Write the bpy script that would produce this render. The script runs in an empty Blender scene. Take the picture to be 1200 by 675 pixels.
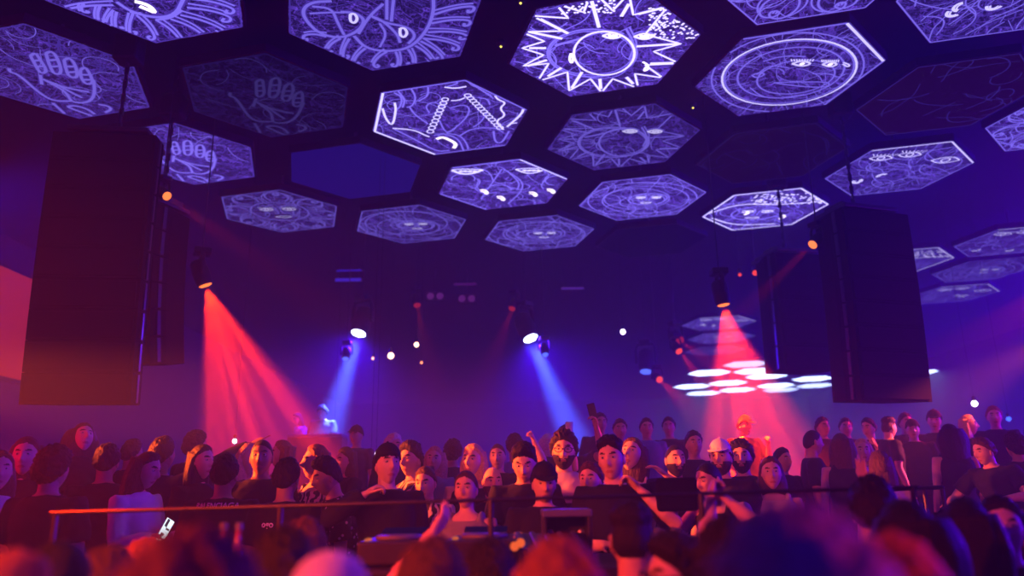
import bpy, bmesh, math, random
from math import sin, cos, pi, radians, sqrt, exp, atan2
from mathutils import Vector, Matrix, noise
from mathutils.bvhtree import BVHTree

random.seed(7)
sc = bpy.context.scene
COL = sc.collection

# ------------------------------------------------------------------ camera
FPX, PITCH, ROLL, CAMZ = 891.56, 0.262098, -0.01584, 1.70
_f = Vector((0, cos(PITCH), sin(PITCH))); _r0 = Vector((1, 0, 0)); _u0 = _r0.cross(_f)
CR = _r0 * cos(ROLL) + _u0 * sin(ROLL)
CU = _u0 * cos(ROLL) - _r0 * sin(ROLL)
cam_d = bpy.data.cameras.new('camera')
cam = bpy.data.objects.new('camera', cam_d); COL.objects.link(cam)
M3 = Matrix((CR, CU, -_f)).transposed()
cam.matrix_world = Matrix.Translation((0, 0, CAMZ)) @ M3.to_4x4()
cam_d.sensor_width = 36; cam_d.lens = FPX / 1200 * 36
cam_d.clip_start = 0.05; cam_d.clip_end = 200
cam_d.dof.use_dof = True; cam_d.dof.focus_distance = 6.0; cam_d.dof.aperture_fstop = 0.95
sc.camera = cam

def ray(px, py):
    return CR * ((px - 600) / FPX) + CU * ((337.5 - py) / FPX) + _f
def at(px, py, Y):                       # the point seen at a pixel, Y metres into the room
    d = ray(px, py); return Vector((0, 0, CAMZ)) + d * (Y / d.y)
def at_z(px, py, Z):
    d = ray(px, py); return Vector((0, 0, CAMZ)) + d * ((Z - CAMZ) / d.z)
def proj(p):
    q = Vector(p) - Vector((0, 0, CAMZ)); d = q.dot(_f)
    return 600 + FPX * q.dot(CR) / d, 337.5 - FPX * q.dot(CU) / d

# ------------------------------------------------------------------ light, haze, exposure
sc.view_settings.view_transform = 'Standard'
sc.view_settings.look = 'None'
sc.view_settings.gamma = 1
sc.view_settings.use_curve_mapping = False
sc.view_settings.exposure = 0.0
w = bpy.data.worlds.new('world'); sc.world = w; w.use_nodes = True
nt = w.node_tree; nt.nodes.clear()
wo = nt.nodes.new('ShaderNodeOutputWorld')
bg = nt.nodes.new('ShaderNodeBackground'); bg.inputs[0].default_value = (0, 0, 0, 1)
vs = nt.nodes.new('ShaderNodeVolumeScatter')
vs.inputs['Color'].default_value = (1, 1, 1, 1)
vs.inputs['Density'].default_value = 0.014
vs.inputs['Anisotropy'].default_value = 0.15
nt.links.new(bg.outputs[0], wo.inputs['Surface']); nt.links.new(vs.outputs[0], wo.inputs['Volume'])
cy = sc.cycles
cy.max_bounces = 3; cy.diffuse_bounces = 2; cy.glossy_bounces = 2; cy.transmission_bounces = 4
cy.volume_bounces = 0; cy.transparent_max_bounces = 6
cy.sample_clamp_indirect = 2.0; cy.sample_clamp_direct = 0
cy.use_denoising = True

RED = (1.0, 0.020, 0.0); BLUE = (0.05, 0.10, 1.0); ORANGE = (1.0, 0.09, 0.008)
def spot(name, loc, aim, color, power, angle, blend=0.4, size=0.05, gobo=None, parent=None):
    d = bpy.data.lights.new(name, 'SPOT'); d.color = color; d.energy = power
    d.spot_size = radians(angle); d.spot_blend = blend; d.shadow_soft_size = size
    o = bpy.data.objects.new(name, d); COL.objects.link(o)
    v = Vector(aim) - Vector(loc)
    mw = Matrix.Translation(loc) @ v.to_track_quat('-Z', 'Y').to_matrix().to_4x4()
    if gobo:
        d.use_nodes = True; t = d.node_tree; n = t.nodes; l = t.links
        em = [x for x in n if x.type == 'EMISSION'][0]
        tc = n.new('ShaderNodeTexCoord'); sp = n.new('ShaderNodeSeparateXYZ')
        l.new(tc.outputs['Normal'], sp.inputs[0])
        dx = n.new('ShaderNodeMath'); dx.operation = 'DIVIDE'; l.new(sp.outputs[0], dx.inputs[0]); l.new(sp.outputs[2], dx.inputs[1])
        dy = n.new('ShaderNodeMath'); dy.operation = 'DIVIDE'; l.new(sp.outputs[1], dy.inputs[0]); l.new(sp.outputs[2], dy.inputs[1])
        cb = n.new('ShaderNodeCombineXYZ'); l.new(dx.outputs[0], cb.inputs[0]); l.new(dy.outputs[0], cb.inputs[1]); cb.inputs[2].default_value = gobo
        no = n.new('ShaderNodeTexVoronoi'); no.inputs['Scale'].default_value = 7.5
        l.new(cb.outputs[0], no.inputs['Vector'])
        mr = n.new('ShaderNodeMapRange'); l.new(no.outputs['Distance'], mr.inputs[0])
        mr.inputs[1].default_value = 0.08; mr.inputs[2].default_value = 0.40; mr.inputs[3].default_value = 4.2; mr.inputs[4].default_value = 0.30
        l.new(mr.outputs[0], em.inputs['Strength'])
    if parent:
        o.parent = parent; o.matrix_world = mw
        o.matrix_parent_inverse = parent.matrix_world.inverted()
    o.matrix_world = mw
    return o

# added fill for haze and crowd: unseen area lights off frame, without fixtures
def area(name, loc, aim, color, power, sx, sy):
    d = bpy.data.lights.new(name, 'AREA'); d.shape = 'RECTANGLE'; d.size = sx; d.size_y = sy; d.color = color; d.energy = power
    o = bpy.data.objects.new(name, d); COL.objects.link(o)
    o.matrix_world = Matrix.Translation(loc) @ (Vector(aim) - Vector(loc)).to_track_quat('-Z', 'Y').to_matrix().to_4x4()
    return o
DEEP = (0.050, 0.002, 1.0); VIOLET = (0.12, 0.006, 1.0); WINE = (1.0, 0.0, 0.03)
area('fill_right', (16.7, 18.5, 4.2), (6, 28, 4.0), DEEP, 1700, 11, 4)
area('fill_right', (16.7, 9, 4.2), (0, 10, 4.0), DEEP, 3700, 9, 4)
area('fill_left', (-9.7, 12.0, 5.2), (0, 24, 3.5), DEEP, 260, 4, 2.4)
spot('smoke_light', (-2.35, 3.0, 2.2), (-1.45, 3.05, 1.45), RED, 330, 60, 0.9, 0.05)
area('fill_left_red', (-5.4, 4.4, 2.6), (-3, 7.0, 2.6), WINE, 62, 1.6, 1.6)
area('fill_right_red', (8.5, 6.5, 2.0), (4, 10, 1.6), WINE, 60, 3, 2)
area('fill_audience', (0.5, -2.6, 5.2), (0.5, 8, 1.5), VIOLET, 115, 8, 2.5)
spot('key_left', (-6.9, 6.0, 3.1), (0.4, 5.9, 1.85), ORANGE, 17000, 15, 0.9, 0.08)
spot('key_front_left', (-4.4, 1.2, 3.0), (0.5, 5.3, 1.85), ORANGE, 900, 32, 0.9, 0.08)
spot('key_fore_left', (-2.6, 0.0, 2.8), (-1.2, 1.8, 1.45), (1, .06, .006), 1300, 68, 0.9, 0.08)
spot('key_rim', (1.9, 2.4, 5.0), (-0.6, 2.2, 1.5), (1, .08, .012), 260, 34, 0.8, 0.08)
spot('key_front_right', (2.6, 1.9, 3.6), (0.62, 1.1, 1.5), (1, .02, .02), 500, 24, 0.8, 0.08)
spot('key_right', (6.0, 8.3, 3.3), (4.1, 8.4, 2.1), ORANGE, 1500, 34, 0.8, 0.08)

# ------------------------------------------------------------------ materials
MATS = {}
def mat(name, col, rough=0.7, metal=0.0, emit=None, estr=0.0, var=0.15, nscale=12, spec=0.3):
    if name in MATS: return MATS[name]
    m = bpy.data.materials.new(name); m.use_nodes = True
    n = m.node_tree.nodes; l = m.node_tree.links; b = n['Principled BSDF']
    b.inputs['Roughness'].default_value = rough; b.inputs['Metallic'].default_value = metal
    b.inputs['Specular IOR Level'].default_value = spec
    tc = n.new('ShaderNodeTexCoord'); no = n.new('ShaderNodeTexNoise'); no.inputs['Scale'].default_value = nscale
    no.inputs['Detail'].default_value = 3
    l.new(tc.outputs['Object'], no.inputs['Vector'])
    rp = n.new('ShaderNodeMix'); rp.data_type = 'RGBA'
    rp.inputs[6].default_value = (*[c * (1 - var) for c in col], 1); rp.inputs[7].default_value = (*[min(1, c * (1 + var)) for c in col], 1)
    l.new(no.outputs[0], rp.inputs[0]); l.new(rp.outputs[2], b.inputs['Base Color'])
    if emit:
        b.inputs['Emission Color'].default_value = (*emit, 1); b.inputs['Emission Strength'].default_value = estr
    MATS[name] = m
    return m
def glow(name, col, strength, sampled=True):
    if name in MATS: return MATS[name]
    m = bpy.data.materials.new(name); m.use_nodes = True
    n = m.node_tree.nodes; l = m.node_tree.links; n.clear()
    o = n.new('ShaderNodeOutputMaterial'); e = n.new('ShaderNodeEmission')
    e.inputs[0].default_value = (*col, 1); e.inputs[1].default_value = strength
    l.new(e.outputs[0], o.inputs[0])
    if not sampled: m.cycles.emission_sampling = 'NONE'
    MATS[name] = m
    return m
def pattern_mat(name, c1, c2, kind, scale):
    m = mat(name, c1); n = m.node_tree.nodes; l = m.node_tree.links; b = n['Principled BSDF']
    tc = n.new('ShaderNodeTexCoord')
    if kind == 'dots':
        t = n.new('ShaderNodeTexVoronoi'); t.inputs['Scale'].default_value = scale; out = t.outputs['Distance']; lo, hi = .25, .3
    else:
        t = n.new('ShaderNodeTexWave'); t.inputs['Scale'].default_value = scale; t.inputs['Distortion'].default_value = 9; t.inputs['Detail Scale'].default_value = 2; out = t.outputs[1]; lo, hi = .45, .55
    l.new(tc.outputs['Object'], t.inputs['Vector'])
    mr = n.new('ShaderNodeMapRange'); mr.inputs[1].default_value = lo; mr.inputs[2].default_value = hi; l.new(out, mr.inputs[0])
    mx = n.new('ShaderNodeMix'); mx.data_type = 'RGBA'; mx.inputs[6].default_value = (*c2, 1); mx.inputs[7].default_value = (*c1, 1)
    l.new(mr.outputs[0], mx.inputs[0]); l.new(mx.outputs[2], b.inputs['Base Color'])
    return m

# ------------------------------------------------------------------ object helpers
class MB:
    def __init__(s): s.v = []; s.f = []; s.m = []
    def add(s, vs, fs, mi=0):
        k = len(s.v); s.v += [tuple(v) for v in vs]; s.f += [tuple(i + k for i in f) for f in fs]; s.m += [mi] * len(fs)
    def box(s, c, d, mi=0, M=None, bev=0.0):
        bm = bmesh.new(); bmesh.ops.create_cube(bm, size=1)
        for v in bm.verts: v.co = Vector((v.co.x * d[0], v.co.y * d[1], v.co.z * d[2]))
        if bev > 0: bmesh.ops.bevel(bm, geom=bm.edges[:], offset=bev, segments=2, affect='EDGES', profile=0.5)
        bm.verts.index_update()
        T = (M or Matrix.Identity(4)) @ Matrix.Translation(c) if M else Matrix.Translation(c)
        s.add([T @ v.co for v in bm.verts], [[v.index for v in f.verts] for f in bm.faces], mi); bm.free()
    def prism(s, poly, z0, z1, mi=0, M=None):
        n = len(poly); T = M or Matrix.Identity(4)
        vs = [T @ Vector((x, y, z0)) for x, y in poly] + [T @ Vector((x, y, z1)) for x, y in poly]
        s.add(vs, [tuple(range(n - 1, -1, -1)), tuple(range(n, 2 * n))] + [(i, (i + 1) % n, n + (i + 1) % n, n + i) for i in range(n)], mi)
    def lathe(s, prof, n=20, mi=0, M=None):
        T = M or Matrix.Identity(4); vs = []; fs = []
        for r, z in prof:
            for k in range(n): vs.append(T @ Vector((r * cos(2 * pi * k / n), r * sin(2 * pi * k / n), z)))
        for i in range(len(prof) - 1):
            for k in range(n): fs.append((i * n + k, i * n + (k + 1) % n, (i + 1) * n + (k + 1) % n, (i + 1) * n + k))
        fs.append(tuple(range(n - 1, -1, -1))); fs.append(tuple((len(prof) - 1) * n + k for k in range(n)))
        s.add(vs, fs, mi)
    def tube(s, pts, rad, n=10, mi=0, ref=None, cap=True):
        # lofted tube; rad entries are r or (r_side, r_ref); rounded ends
        P = [Vector(p) for p in pts]; R = [(r, r) if not isinstance(r, (tuple, list)) else r for r in rad]
        if cap:
            d0 = (P[0] - P[1]).normalized(); d1 = (P[-1] - P[-2]).normalized()
            a, b = min(R[0]), min(R[-1])
            P = [P[0] + d0 * a * .9, P[0] + d0 * a * .6] + P + [P[-1] + d1 * b * .6, P[-1] + d1 * b * .9]
            sc_ = lambda r, k: (r[0] * k, r[1] * k)
            R = [sc_(R[0], .35), sc_(R[0], .8)] + R + [sc_(R[-1], .8), sc_(R[-1], .35)]
        vs = []; fs = []; prev = None
        for i, p in enumerate(P):
            t = (P[min(i + 1, len(P) - 1)] - P[max(i - 1, 0)]).normalized()
            a = Vector(ref) if ref is not None else (prev if prev is not None else (Vector((0, 0, 1)) if abs(t.z) < .9 else Vector((0, 1, 0))))
            a = (a - t * a.dot(t))
            if a.length < 1e-4: a = t.orthogonal()
            a.normalize(); b = t.cross(a); prev = a
            for k in range(n):
                an = 2 * pi * k / n
                vs.append(p + b * (R[i][0] * cos(an)) + a * (R[i][1] * sin(an)))
        for i in range(len(P) - 1):
            for k in range(n): fs.append((i * n + k, i * n + (k + 1) % n, (i + 1) * n + (k + 1) % n, (i + 1) * n + k))
        fs.append(tuple(range(n - 1, -1, -1))); fs.append(tuple((len(P) - 1) * n + k for k in range(n)))
        s.add(vs, fs, mi)
    def mesh(s, name, smooth=False):
        me = bpy.data.meshes.new(name); me.from_pydata(s.v, [], s.f); me.validate()
        for i, p in enumerate(me.polygons):
            p.use_smooth = smooth
            if i < len(s.m): p.material_index = s.m[i]
        me.update(); return me
    def build(s, name, mats, parent=None, smooth=False):
        me = s.mesh(name, smooth)
        for m in (mats if isinstance(mats, (list, tuple)) else [mats]): me.materials.append(m)
        return link(name, me, parent)
def link(name, me, parent=None):
    o = bpy.data.objects.new(name, me); COL.objects.link(o)
    if parent is not None: o.parent = parent
    return o
def tag(o, label, cat, group=None):
    o['label'] = label; o['category'] = cat
    if group: o['group'] = group
    return o
def thing(name, label, cat, loc=(0, 0, 0), rz=0.0, group=None):
    o = bpy.data.objects.new(name, None); COL.objects.link(o); o.location = loc; o.rotation_euler = (0, 0, rz)
    o.empty_display_size = 0.1
    return tag(o, label, cat, group)
def struct(o): o['kind'] = 'structure'; return o
def aim_matrix(loc, d):
    return Matrix.Translation(loc) @ Vector(d).to_track_quat('-Z', 'Y').to_matrix().to_4x4()

# ------------------------------------------------------------------ room shell
BLACK = mat('matt black', (0.012, 0.012, 0.014), 0.6)
CEILM = mat('black ceiling', (0.03, 0.03, 0.035), 0.9)
WALLM = mat('dark wall', (0.05, 0.05, 0.055), 0.85, nscale=2)
FLOORM = mat('dark floor', (0.03, 0.028, 0.03), 0.5, nscale=3)
METAL = mat('dark metal', (0.06, 0.06, 0.065), 0.4, 0.8)
STEEL = mat('steel', (0.35, 0.35, 0.37), 0.35, 0.9)
XL, XR, YB, YF, ZC = -10.0, 17.0, 44.0, -3.0, 6.75
def slab(name, lo, hi, m):
    b = MB(); b.box([(lo[i] + hi[i]) / 2 for i in range(3)], [hi[i] - lo[i] for i in range(3)])
    return struct(b.build(name, m))
slab('floor', (XL, YF, -.1), (XR, YB, 0), FLOORM)
slab('ceiling', (XL, YF, ZC), (XR, YB, ZC + .1), CEILM)
slab('wall_left', (XL - .15, YF, -.1), (XL, YB, ZC + .1), WALLM)
slab('wall_right', (XR, YF, -.1), (XR + .15, YB, ZC + .1), WALLM)
slab('wall_back', (XL, YB, -.1), (XR, YB + .15, ZC + .1), WALLM)
slab('wall_front', (XL, YF - .15, -.1), (XR, YF, ZC + .1), WALLM)

T1, T2, T3, T4 = 0.22, 0.48, 0.85, 1.55
def riser(name, x0, x1, y0, y1, z, label):
    t = thing(name, label, 'stage riser', ((x0 + x1) / 2, y0, 0))
    b = MB(); b.box((0, (y1 - y0) / 2, z - .02), (x1 - x0, y1 - y0, .04), bev=.008); b.build('deck', FLOORM, t)
    b = MB(); b.box((0, .03, (z - .04) / 2), (x1 - x0 - .02, .04, z - .04)); b.build('fascia', BLACK, t)
    return t
riser('low_platform', XL + .02, 9.0, 4.05, 6.55, T1, 'low black platform the people behind the booth stand on')
riser('middle_platform', XL + .02, 9.0, 6.56, 8.45, T2, 'second black step of the crowd platform, behind the booth crowd')
riser('high_platform', XL + .02, 12.0, 8.46, 12.4, T3, 'third and highest black step of the crowd platform')
riser('back_stage', XL + .02, 6.0, 12.41, 17.5, T4, 'dark raised stage at the back under the two blue beams')
# ------------------------------------------------------------------ hexagonal LED ceiling
HZ = CAMZ + 2.00516 * 2.2
HR = 0.4525 * 2.2
TH = 0.27078
U2 = Vector((cos(TH), sin(TH))) * 2.2; V2 = Vector((cos(TH + pi / 3), sin(TH + pi / 3))) * 2.2; O2 = Vector((-2.47191, 2.35294)) * 2.2
HEXV = [(cos(TH + pi / 6 + k * pi / 3) * HR, sin(TH + pi / 6 + k * pi / 3) * HR) for k in range(6)]
def cell(i, j, dx=0, dy=0):
    c = O2 + U2 * j + V2 * i
    x, y = proj((c.x, c.y, HZ))
    return at_z(x - dx, y - dy, HZ)
def glowmat(name, col, strength, scratch=False):
    m = bpy.data.materials.new(name); m.use_nodes = True
    n = m.node_tree.nodes; l = m.node_tree.links; n.clear()
    o = n.new('ShaderNodeOutputMaterial'); e = n.new('ShaderNodeEmission')
    at_ = n.new('ShaderNodeAttribute'); at_.attribute_type = 'OBJECT'; at_.attribute_name = 'glow'
    mu = n.new('ShaderNodeMath'); mu.operation = 'MULTIPLY'; mu.inputs[1].default_value = strength
    l.new(at_.outputs['Fac'], mu.inputs[0]); l.new(mu.outputs[0], e.inputs[1])
    e.inputs[0].default_value = (*col, 1)
    if scratch:   # the faint scratchy line texture of the picture on the screen
        tc = n.new('ShaderNodeTexCoord')
        outs = []
        for scl_, dis in ((2.6, 2.2), (6.0, 1.5), (11.0, 3.0)):
            no = n.new('ShaderNodeTexNoise'); no.inputs['Scale'].default_value = scl_; no.inputs['Detail'].default_value = 1.5; no.inputs['Distortion'].default_value = dis
            l.new(tc.outputs['Object'], no.inputs['Vector'])
            a = n.new('ShaderNodeMath'); a.operation = 'SUBTRACT'; a.inputs[1].default_value = .5; l.new(no.outputs[0], a.inputs[0])
            b = n.new('ShaderNodeMath'); b.operation = 'ABSOLUTE'; l.new(a.outputs[0], b.inputs[0])
            mr = n.new('ShaderNodeMapRange'); l.new(b.outputs[0], mr.inputs[0])
            mr.inputs[1].default_value = 0.004; mr.inputs[2].default_value = 0.030; mr.inputs[3].default_value = 1.7; mr.inputs[4].default_value = 0.10
            outs.append(mr)
        a1 = n.new('ShaderNodeMath'); a1.operation = 'ADD'; l.new(outs[0].outputs[0], a1.inputs[0]); l.new(outs[1].outputs[0], a1.inputs[1])
        mr = n.new('ShaderNodeMath'); mr.operation = 'ADD'; l.new(a1.outputs[0], mr.inputs[0]); l.new(outs[2].outputs[0], mr.inputs[1])
        m2 = n.new('ShaderNodeMath'); m2.operation = 'MULTIPLY'; l.new(mu.outputs[0], m2.inputs[0]); l.new(mr.outputs[0], m2.inputs[1])
        l.new(m2.outputs[0], e.inputs[1])
    else: m.cycles.emission_sampling = 'NONE'
    l.new(e.outputs[0], o.inputs[0])
    return m
SCRATCH = glowmat('screen violet scratch', (0.085, 0.035, 0.42), 0.62, True)
LDIM = glowmat('screen line faint', (0.12, 0.06, 0.70), 0.62)
LMID = glowmat('screen line violet', (0.24, 0.17, 1.0), 1.05)
LBRI = glowmat('screen line bright', (0.62, 0.55, 1.0), 1.5)
LHOT = glowmat('screen line pale', (1.0, 0.86, 0.95), 1.6)
LPLAIN = glowmat('screen plain blue', (0.02, 0.008, 0.36), 0.5)
LWINE = glowmat('screen dim wine', (0.06, 0.006, 0.05), 0.5)
LWHITE = glowmat('screen white', (0.50, 0.62, 1.0), 5.0)
SCREEN_MATS = [SCRATCH, LDIM, LMID, LBRI, LHOT]

def inhex(p, k=0.985):
    for q in range(6):
        a = TH + q * pi / 3
        if p[0] * cos(a) + p[1] * sin(a) > HR * .8660 * k: return False
    return True
def resample(pts, step=.02):
    out = [Vector(pts[0])]
    for a, b in zip(pts[:-1], pts[1:]):
        a, b = Vector(a), Vector(b); n = max(1, int((b - a).length / step))
        for i in range(1, n + 1): out.append(a + (b - a) * i / n)
    return out
def smoothed(pts, it=2):
    P = [Vector(p) for p in pts]
    for _ in range(it):
        Q = [P[0]]
        for a, b in zip(P[:-1], P[1:]): Q += [a * .75 + b * .25, a * .25 + b * .75]
        Q.append(P[-1]); P = Q
    return P
class Art:
    """Line picture on one screen, in metres on the screen: x right, y away from the viewer."""
    def __init__(s): s.b = MB(); s.k = 0
    def line(s, pts, w=.02, lv=2, smooth=True, clip=True):
        if lv >= 2 and w < .06: s._line(pts, w * 1.8, 1, smooth, clip)  # wider faint under-stroke: a glow halo painted around the line
        s._line(pts, w, lv, smooth, clip)
    def _line(s, pts, w=.02, lv=2, smooth=True, clip=True):
        P = smoothed(pts) if smooth and len(pts) > 2 else [Vector(p) for p in pts]
        P = resample(P, .03); s.k += 1; z = -.0012 * lv - .000012 * (s.k % 80)
        runs = []; cur = []
        for p in P:
            if not clip or inhex(p): cur.append(p)
            else:
                if len(cur) > 1: runs.append(cur)
                cur = []
        if len(cur) > 1: runs.append(cur)
        for r in runs:
            vs = []; fs = []
            for i, p in enumerate(r):
                t = (r[min(i + 1, len(r) - 1)] - r[max(i - 1, 0)])
                if t.length < 1e-7: t = Vector((1, 0))
                t.normalize(); nn = Vector((-t.y, t.x)) * (w / 2)
                vs += [(p.x + nn.x, p.y + nn.y, z), (p.x - nn.x, p.y - nn.y, z)]
            for i in range(len(r) - 1): fs.append((2 * i, 2 * i + 1, 2 * i + 3, 2 * i + 2))
            s.b.add(vs, fs, lv)
    def ell(s, c, rx, ry, w=.02, lv=2, rot=0, a0=0, a1=360):
        n = 48; pts = []
        for i in range(n + 1):
            a = radians(a0 + (a1 - a0) * i / n); x, y = rx * cos(a), ry * sin(a)
            pts.append((c[0] + x * cos(rot) - y * sin(rot), c[1] + x * sin(rot) + y * cos(rot)))
        s.line(pts, w, lv, smooth=False)
    def dot(s, c, r, lv=3):
        if not inhex(c): return
        s.k += 1; z = -.0012 * lv - .000012 * (s.k % 80)
        s.b.add([(c[0] + r * cos(a * pi / 4), c[1] + r * sin(a * pi / 4), z) for a in range(8)], [tuple(range(8))], lv)
    def edge(s, w=.02, lv=2, sides=range(6)):
        for k in sides:
            a, b = Vector(HEXV[k]) * .985, Vector(HEXV[(k + 1) % 6]) * .985
            s.line([a, b], w, lv, False, False)
    def scribble(s, n, rnd, lv=1, w=.012, size=.45, spread=.9):
        for _ in range(n):
            a = rnd.uniform(0, 2 * pi); r = sqrt(rnd.random()) * spread
            p = Vector((r * cos(a), r * sin(a))); h = rnd.uniform(0, 2 * pi); cv = rnd.uniform(-.7, .7); pts = [p.copy()]
            for _ in range(rnd.randint(4, 8)):
                h += cv + rnd.uniform(-.25, .25); p = p + Vector((cos(h), sin(h))) * size * .22; pts.append(p.copy())
            s.line(pts, w * rnd.uniform(.7, 1.4), lv)
    def hatch(s, n, rnd, lv=1, w=.009):
        for _ in range(n):
            a = rnd.uniform(0, 2 * pi); r = sqrt(rnd.random()) * .9
            p = Vector((r * cos(a), r * sin(a))); h = a + rnd.uniform(-.35, .35); L = rnd.uniform(.08, .3)
            s.line([p, p + Vector((cos(h), sin(h))) * L], w, lv, False)
    def radial(s, n, rnd, lv=1, r0=.55, r1=1.0, w=.011):
        for i in range(n):
            a = 2 * pi * i / n + rnd.uniform(-.1, .1)
            q0 = Vector((cos(a), sin(a))) * r0 * rnd.uniform(.9, 1.2); b = a + rnd.uniform(-.15, .15)
            s.line([q0, Vector((cos(b), sin(b))) * r1], w, lv, False)
    def curl(s, a, r0, r1, rnd, lv=2, w=.028, hand=1):
        # a lock of hair that runs outwards and rolls up at its end
        d = Vector((cos(a), sin(a))); t = Vector((-sin(a), cos(a))) * hand
        L = r1 - r0; q = .34 * L
        pts = [d * r0, d * (r0 + L * .4) + t * .05, d * (r0 + L * .75) + t * .02, d * r1 - t * .06, d * (r1 - .02) - t * (.06 + q),
               d * (r1 - q) - t * (.06 + q * 1.3), d * (r1 - q * 1.2) - t * (.06 + q * .6), d * (r1 - q * .7) - t * (.08 + q * .5)]
        s.line(pts, w, lv)
        s.line([p + t * .06 - d * .04 for p in pts[:4]], w * .8, lv)
    def eye(s, c, r=.1, lv=3, lash=True):
        x, y = c
        s.line([(x - r, y), (x - r * .4, y - r * .5), (x + r * .4, y - r * .5), (x + r, y)], .02, lv)
        s.line([(x - r, y), (x - r * .4, y + r * .45), (x + r * .4, y + r * .45), (x + r, y)], .02, lv)
        s.ell(c, r * .28, r * .3, .02, lv)
        if lash:
            for k in range(7):
                u = -1 + k / 3.0
                s.line([(x + u * r * .8, y - r * .45), (x + u * r * 1.05, y - r * .85)], .012, lv, False)
    def crescent(s, c, r=.07, lv=4, rot=0.0, hot=True):
        pts = []
        for i in range(13):
            a = rot + radians(-80 + 160 * i / 12); pts.append((c[0] + r * cos(a), c[1] + r * sin(a)))
        s.line(pts, .03, lv, False)
        s.line([(c[0] + (x - c[0]) * .55 + .0, c[1] + (y - c[1]) * .75) for x, y in pts], .018, lv, False)
    def face(s, c=(0, 0), r=.42, lv=2, sq=1.0):
        x, y = c
        s.ell(c, r, r * sq, .024, lv)
        s.eye((x - r * .4, y - r * .25 * sq), r * .24, 3); s.eye((x + r * .4, y - r * .25 * sq), r * .24, 3)
        s.line([(x - r * .65, y - r * .5), (x - r * .35, y - r * .62), (x - r * .1, y - r * .42), (x - r * .06, y + r * .15), (x - r * .18, y + r * .25)], .018, lv)
        s.line([(x + r * .65, y - r * .5), (x + r * .35, y - r * .62), (x + r * .1, y - r * .42), (x + r * .06, y + r * .15), (x + r * .16, y + r * .25)], .018, lv)
        s.line([(x - r * .32, y + r * .5), (x - r * .1, y + r * .42), (x, y + r * .46), (x + r * .1, y + r * .42), (x + r * .32, y + r * .5), (x, y + r * .64), (x - r * .32, y + r * .5)], .018, 3)

def px_art(c):                           # reads a drawn point of the photograph on that screen's own plane
    def g(crop, scale, pts):
        out = []
        for x, y in pts:
            q = at_z(crop[0] + x / scale, crop[1] + y / scale, HZ) - c; out.append((q.x, q.y))
        return out
    return g

def sun_art(A, g, rnd, full=True):
    G = lambda p: g((590, 0), 5.0, p)
    zig = [(305, 20), (380, 105), (165, 90), (350, 180), (105, 185), (240, 240), (110, 280), (235, 320), (115, 385), (265, 370), (200, 475), (375, 420), (385, 530), (510, 460), (575, 540), (640, 460), (790, 515), (770, 430), (935, 455), (830, 380), (1030, 370), (880, 300), (1040, 255), (830, 200), (960, 40), (760, 85), (735, -40), (640, 60), (520, -60), (470, 70), (305, 20)]
    A.line(G(zig), .024 if full else .018, 3 if full else 2, False)
    for a, b in [((215, 110), (380, 195)), ((150, 185), (345, 225)), ((150, 280), (250, 280)), ((140, 385), (255, 350)), ((260, 445), (340, 395)), ((400, 515), (460, 420)), ((570, 520), (565, 460)), ((760, 490), (720, 450)), ((1030, 365), (860, 370)), ((1020, 255), (780, 270)), ((950, 40), (790, 80)), ((690, 95), (735, 20)), ((560, 160), (510, -20))]:
        A.line(G([a, b]), .036 if full else .024, 3 if full else 2, False)
    def E(c, rx, ry, w, lv):
        A.line(G([(c[0] + rx * cos(t * pi / 16), c[1] + ry * sin(t * pi / 16)) for t in range(33)]), w, lv, False)
    E((520, 310), 262, 140, .022, 2); E((515, 310), 245, 128, .014, 2); E((590, 310), 178, 128, .026, 2 if not full else 3); E((600, 330), 150, 95, .012, 1)
    for ex, ey in ((640, 208), (825, 212)):
        A.line(G([(ex - 60, ey), (ex, ey - 22), (ex + 60, ey), (ex, ey + 20), (ex - 60, ey)]), .03, 3)
        A.line(G([(ex - 70, ey - 12), (ex, ey - 36), (ex + 65, ey - 10)]), .02, 2)
        for k in range(3): A.line(G([(ex - 20 + k * 18, ey - 8), (ex - 14 + k * 18, ey + 8)]), .03, 4 if full else 3, False)
    A.line(G([(300, 265), (420, 235), (560, 185), (600, 190)]), .03, 2); A.line(G([(720, 170), (770, 260), (735, 350)]), .02, 2); A.line(G([(740, 160), (790, 260), (750, 350)]), .016, 2)
    if full:
        A.line(G([(395, 310), (410, 345), (398, 372), (385, 340), (395, 310)]), .024, 4); A.line(G([(815, 360), (845, 375), (850, 405), (820, 415), (835, 390)]), .024, 4)
        for k in range(170):
            x = rnd.uniform(850, 1140); y = rnd.uniform(45, 225)
            A.dot(G([(x, y)])[0], .014, 3)
        for k in range(60): A.dot(G([(rnd.uniform(330, 660), rnd.uniform(-10, 80))])[0], .014, 3)
    A.scribble(60, rnd, 1); A.scribble(30, rnd, 2, .008); A.hatch(40, rnd)
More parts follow.
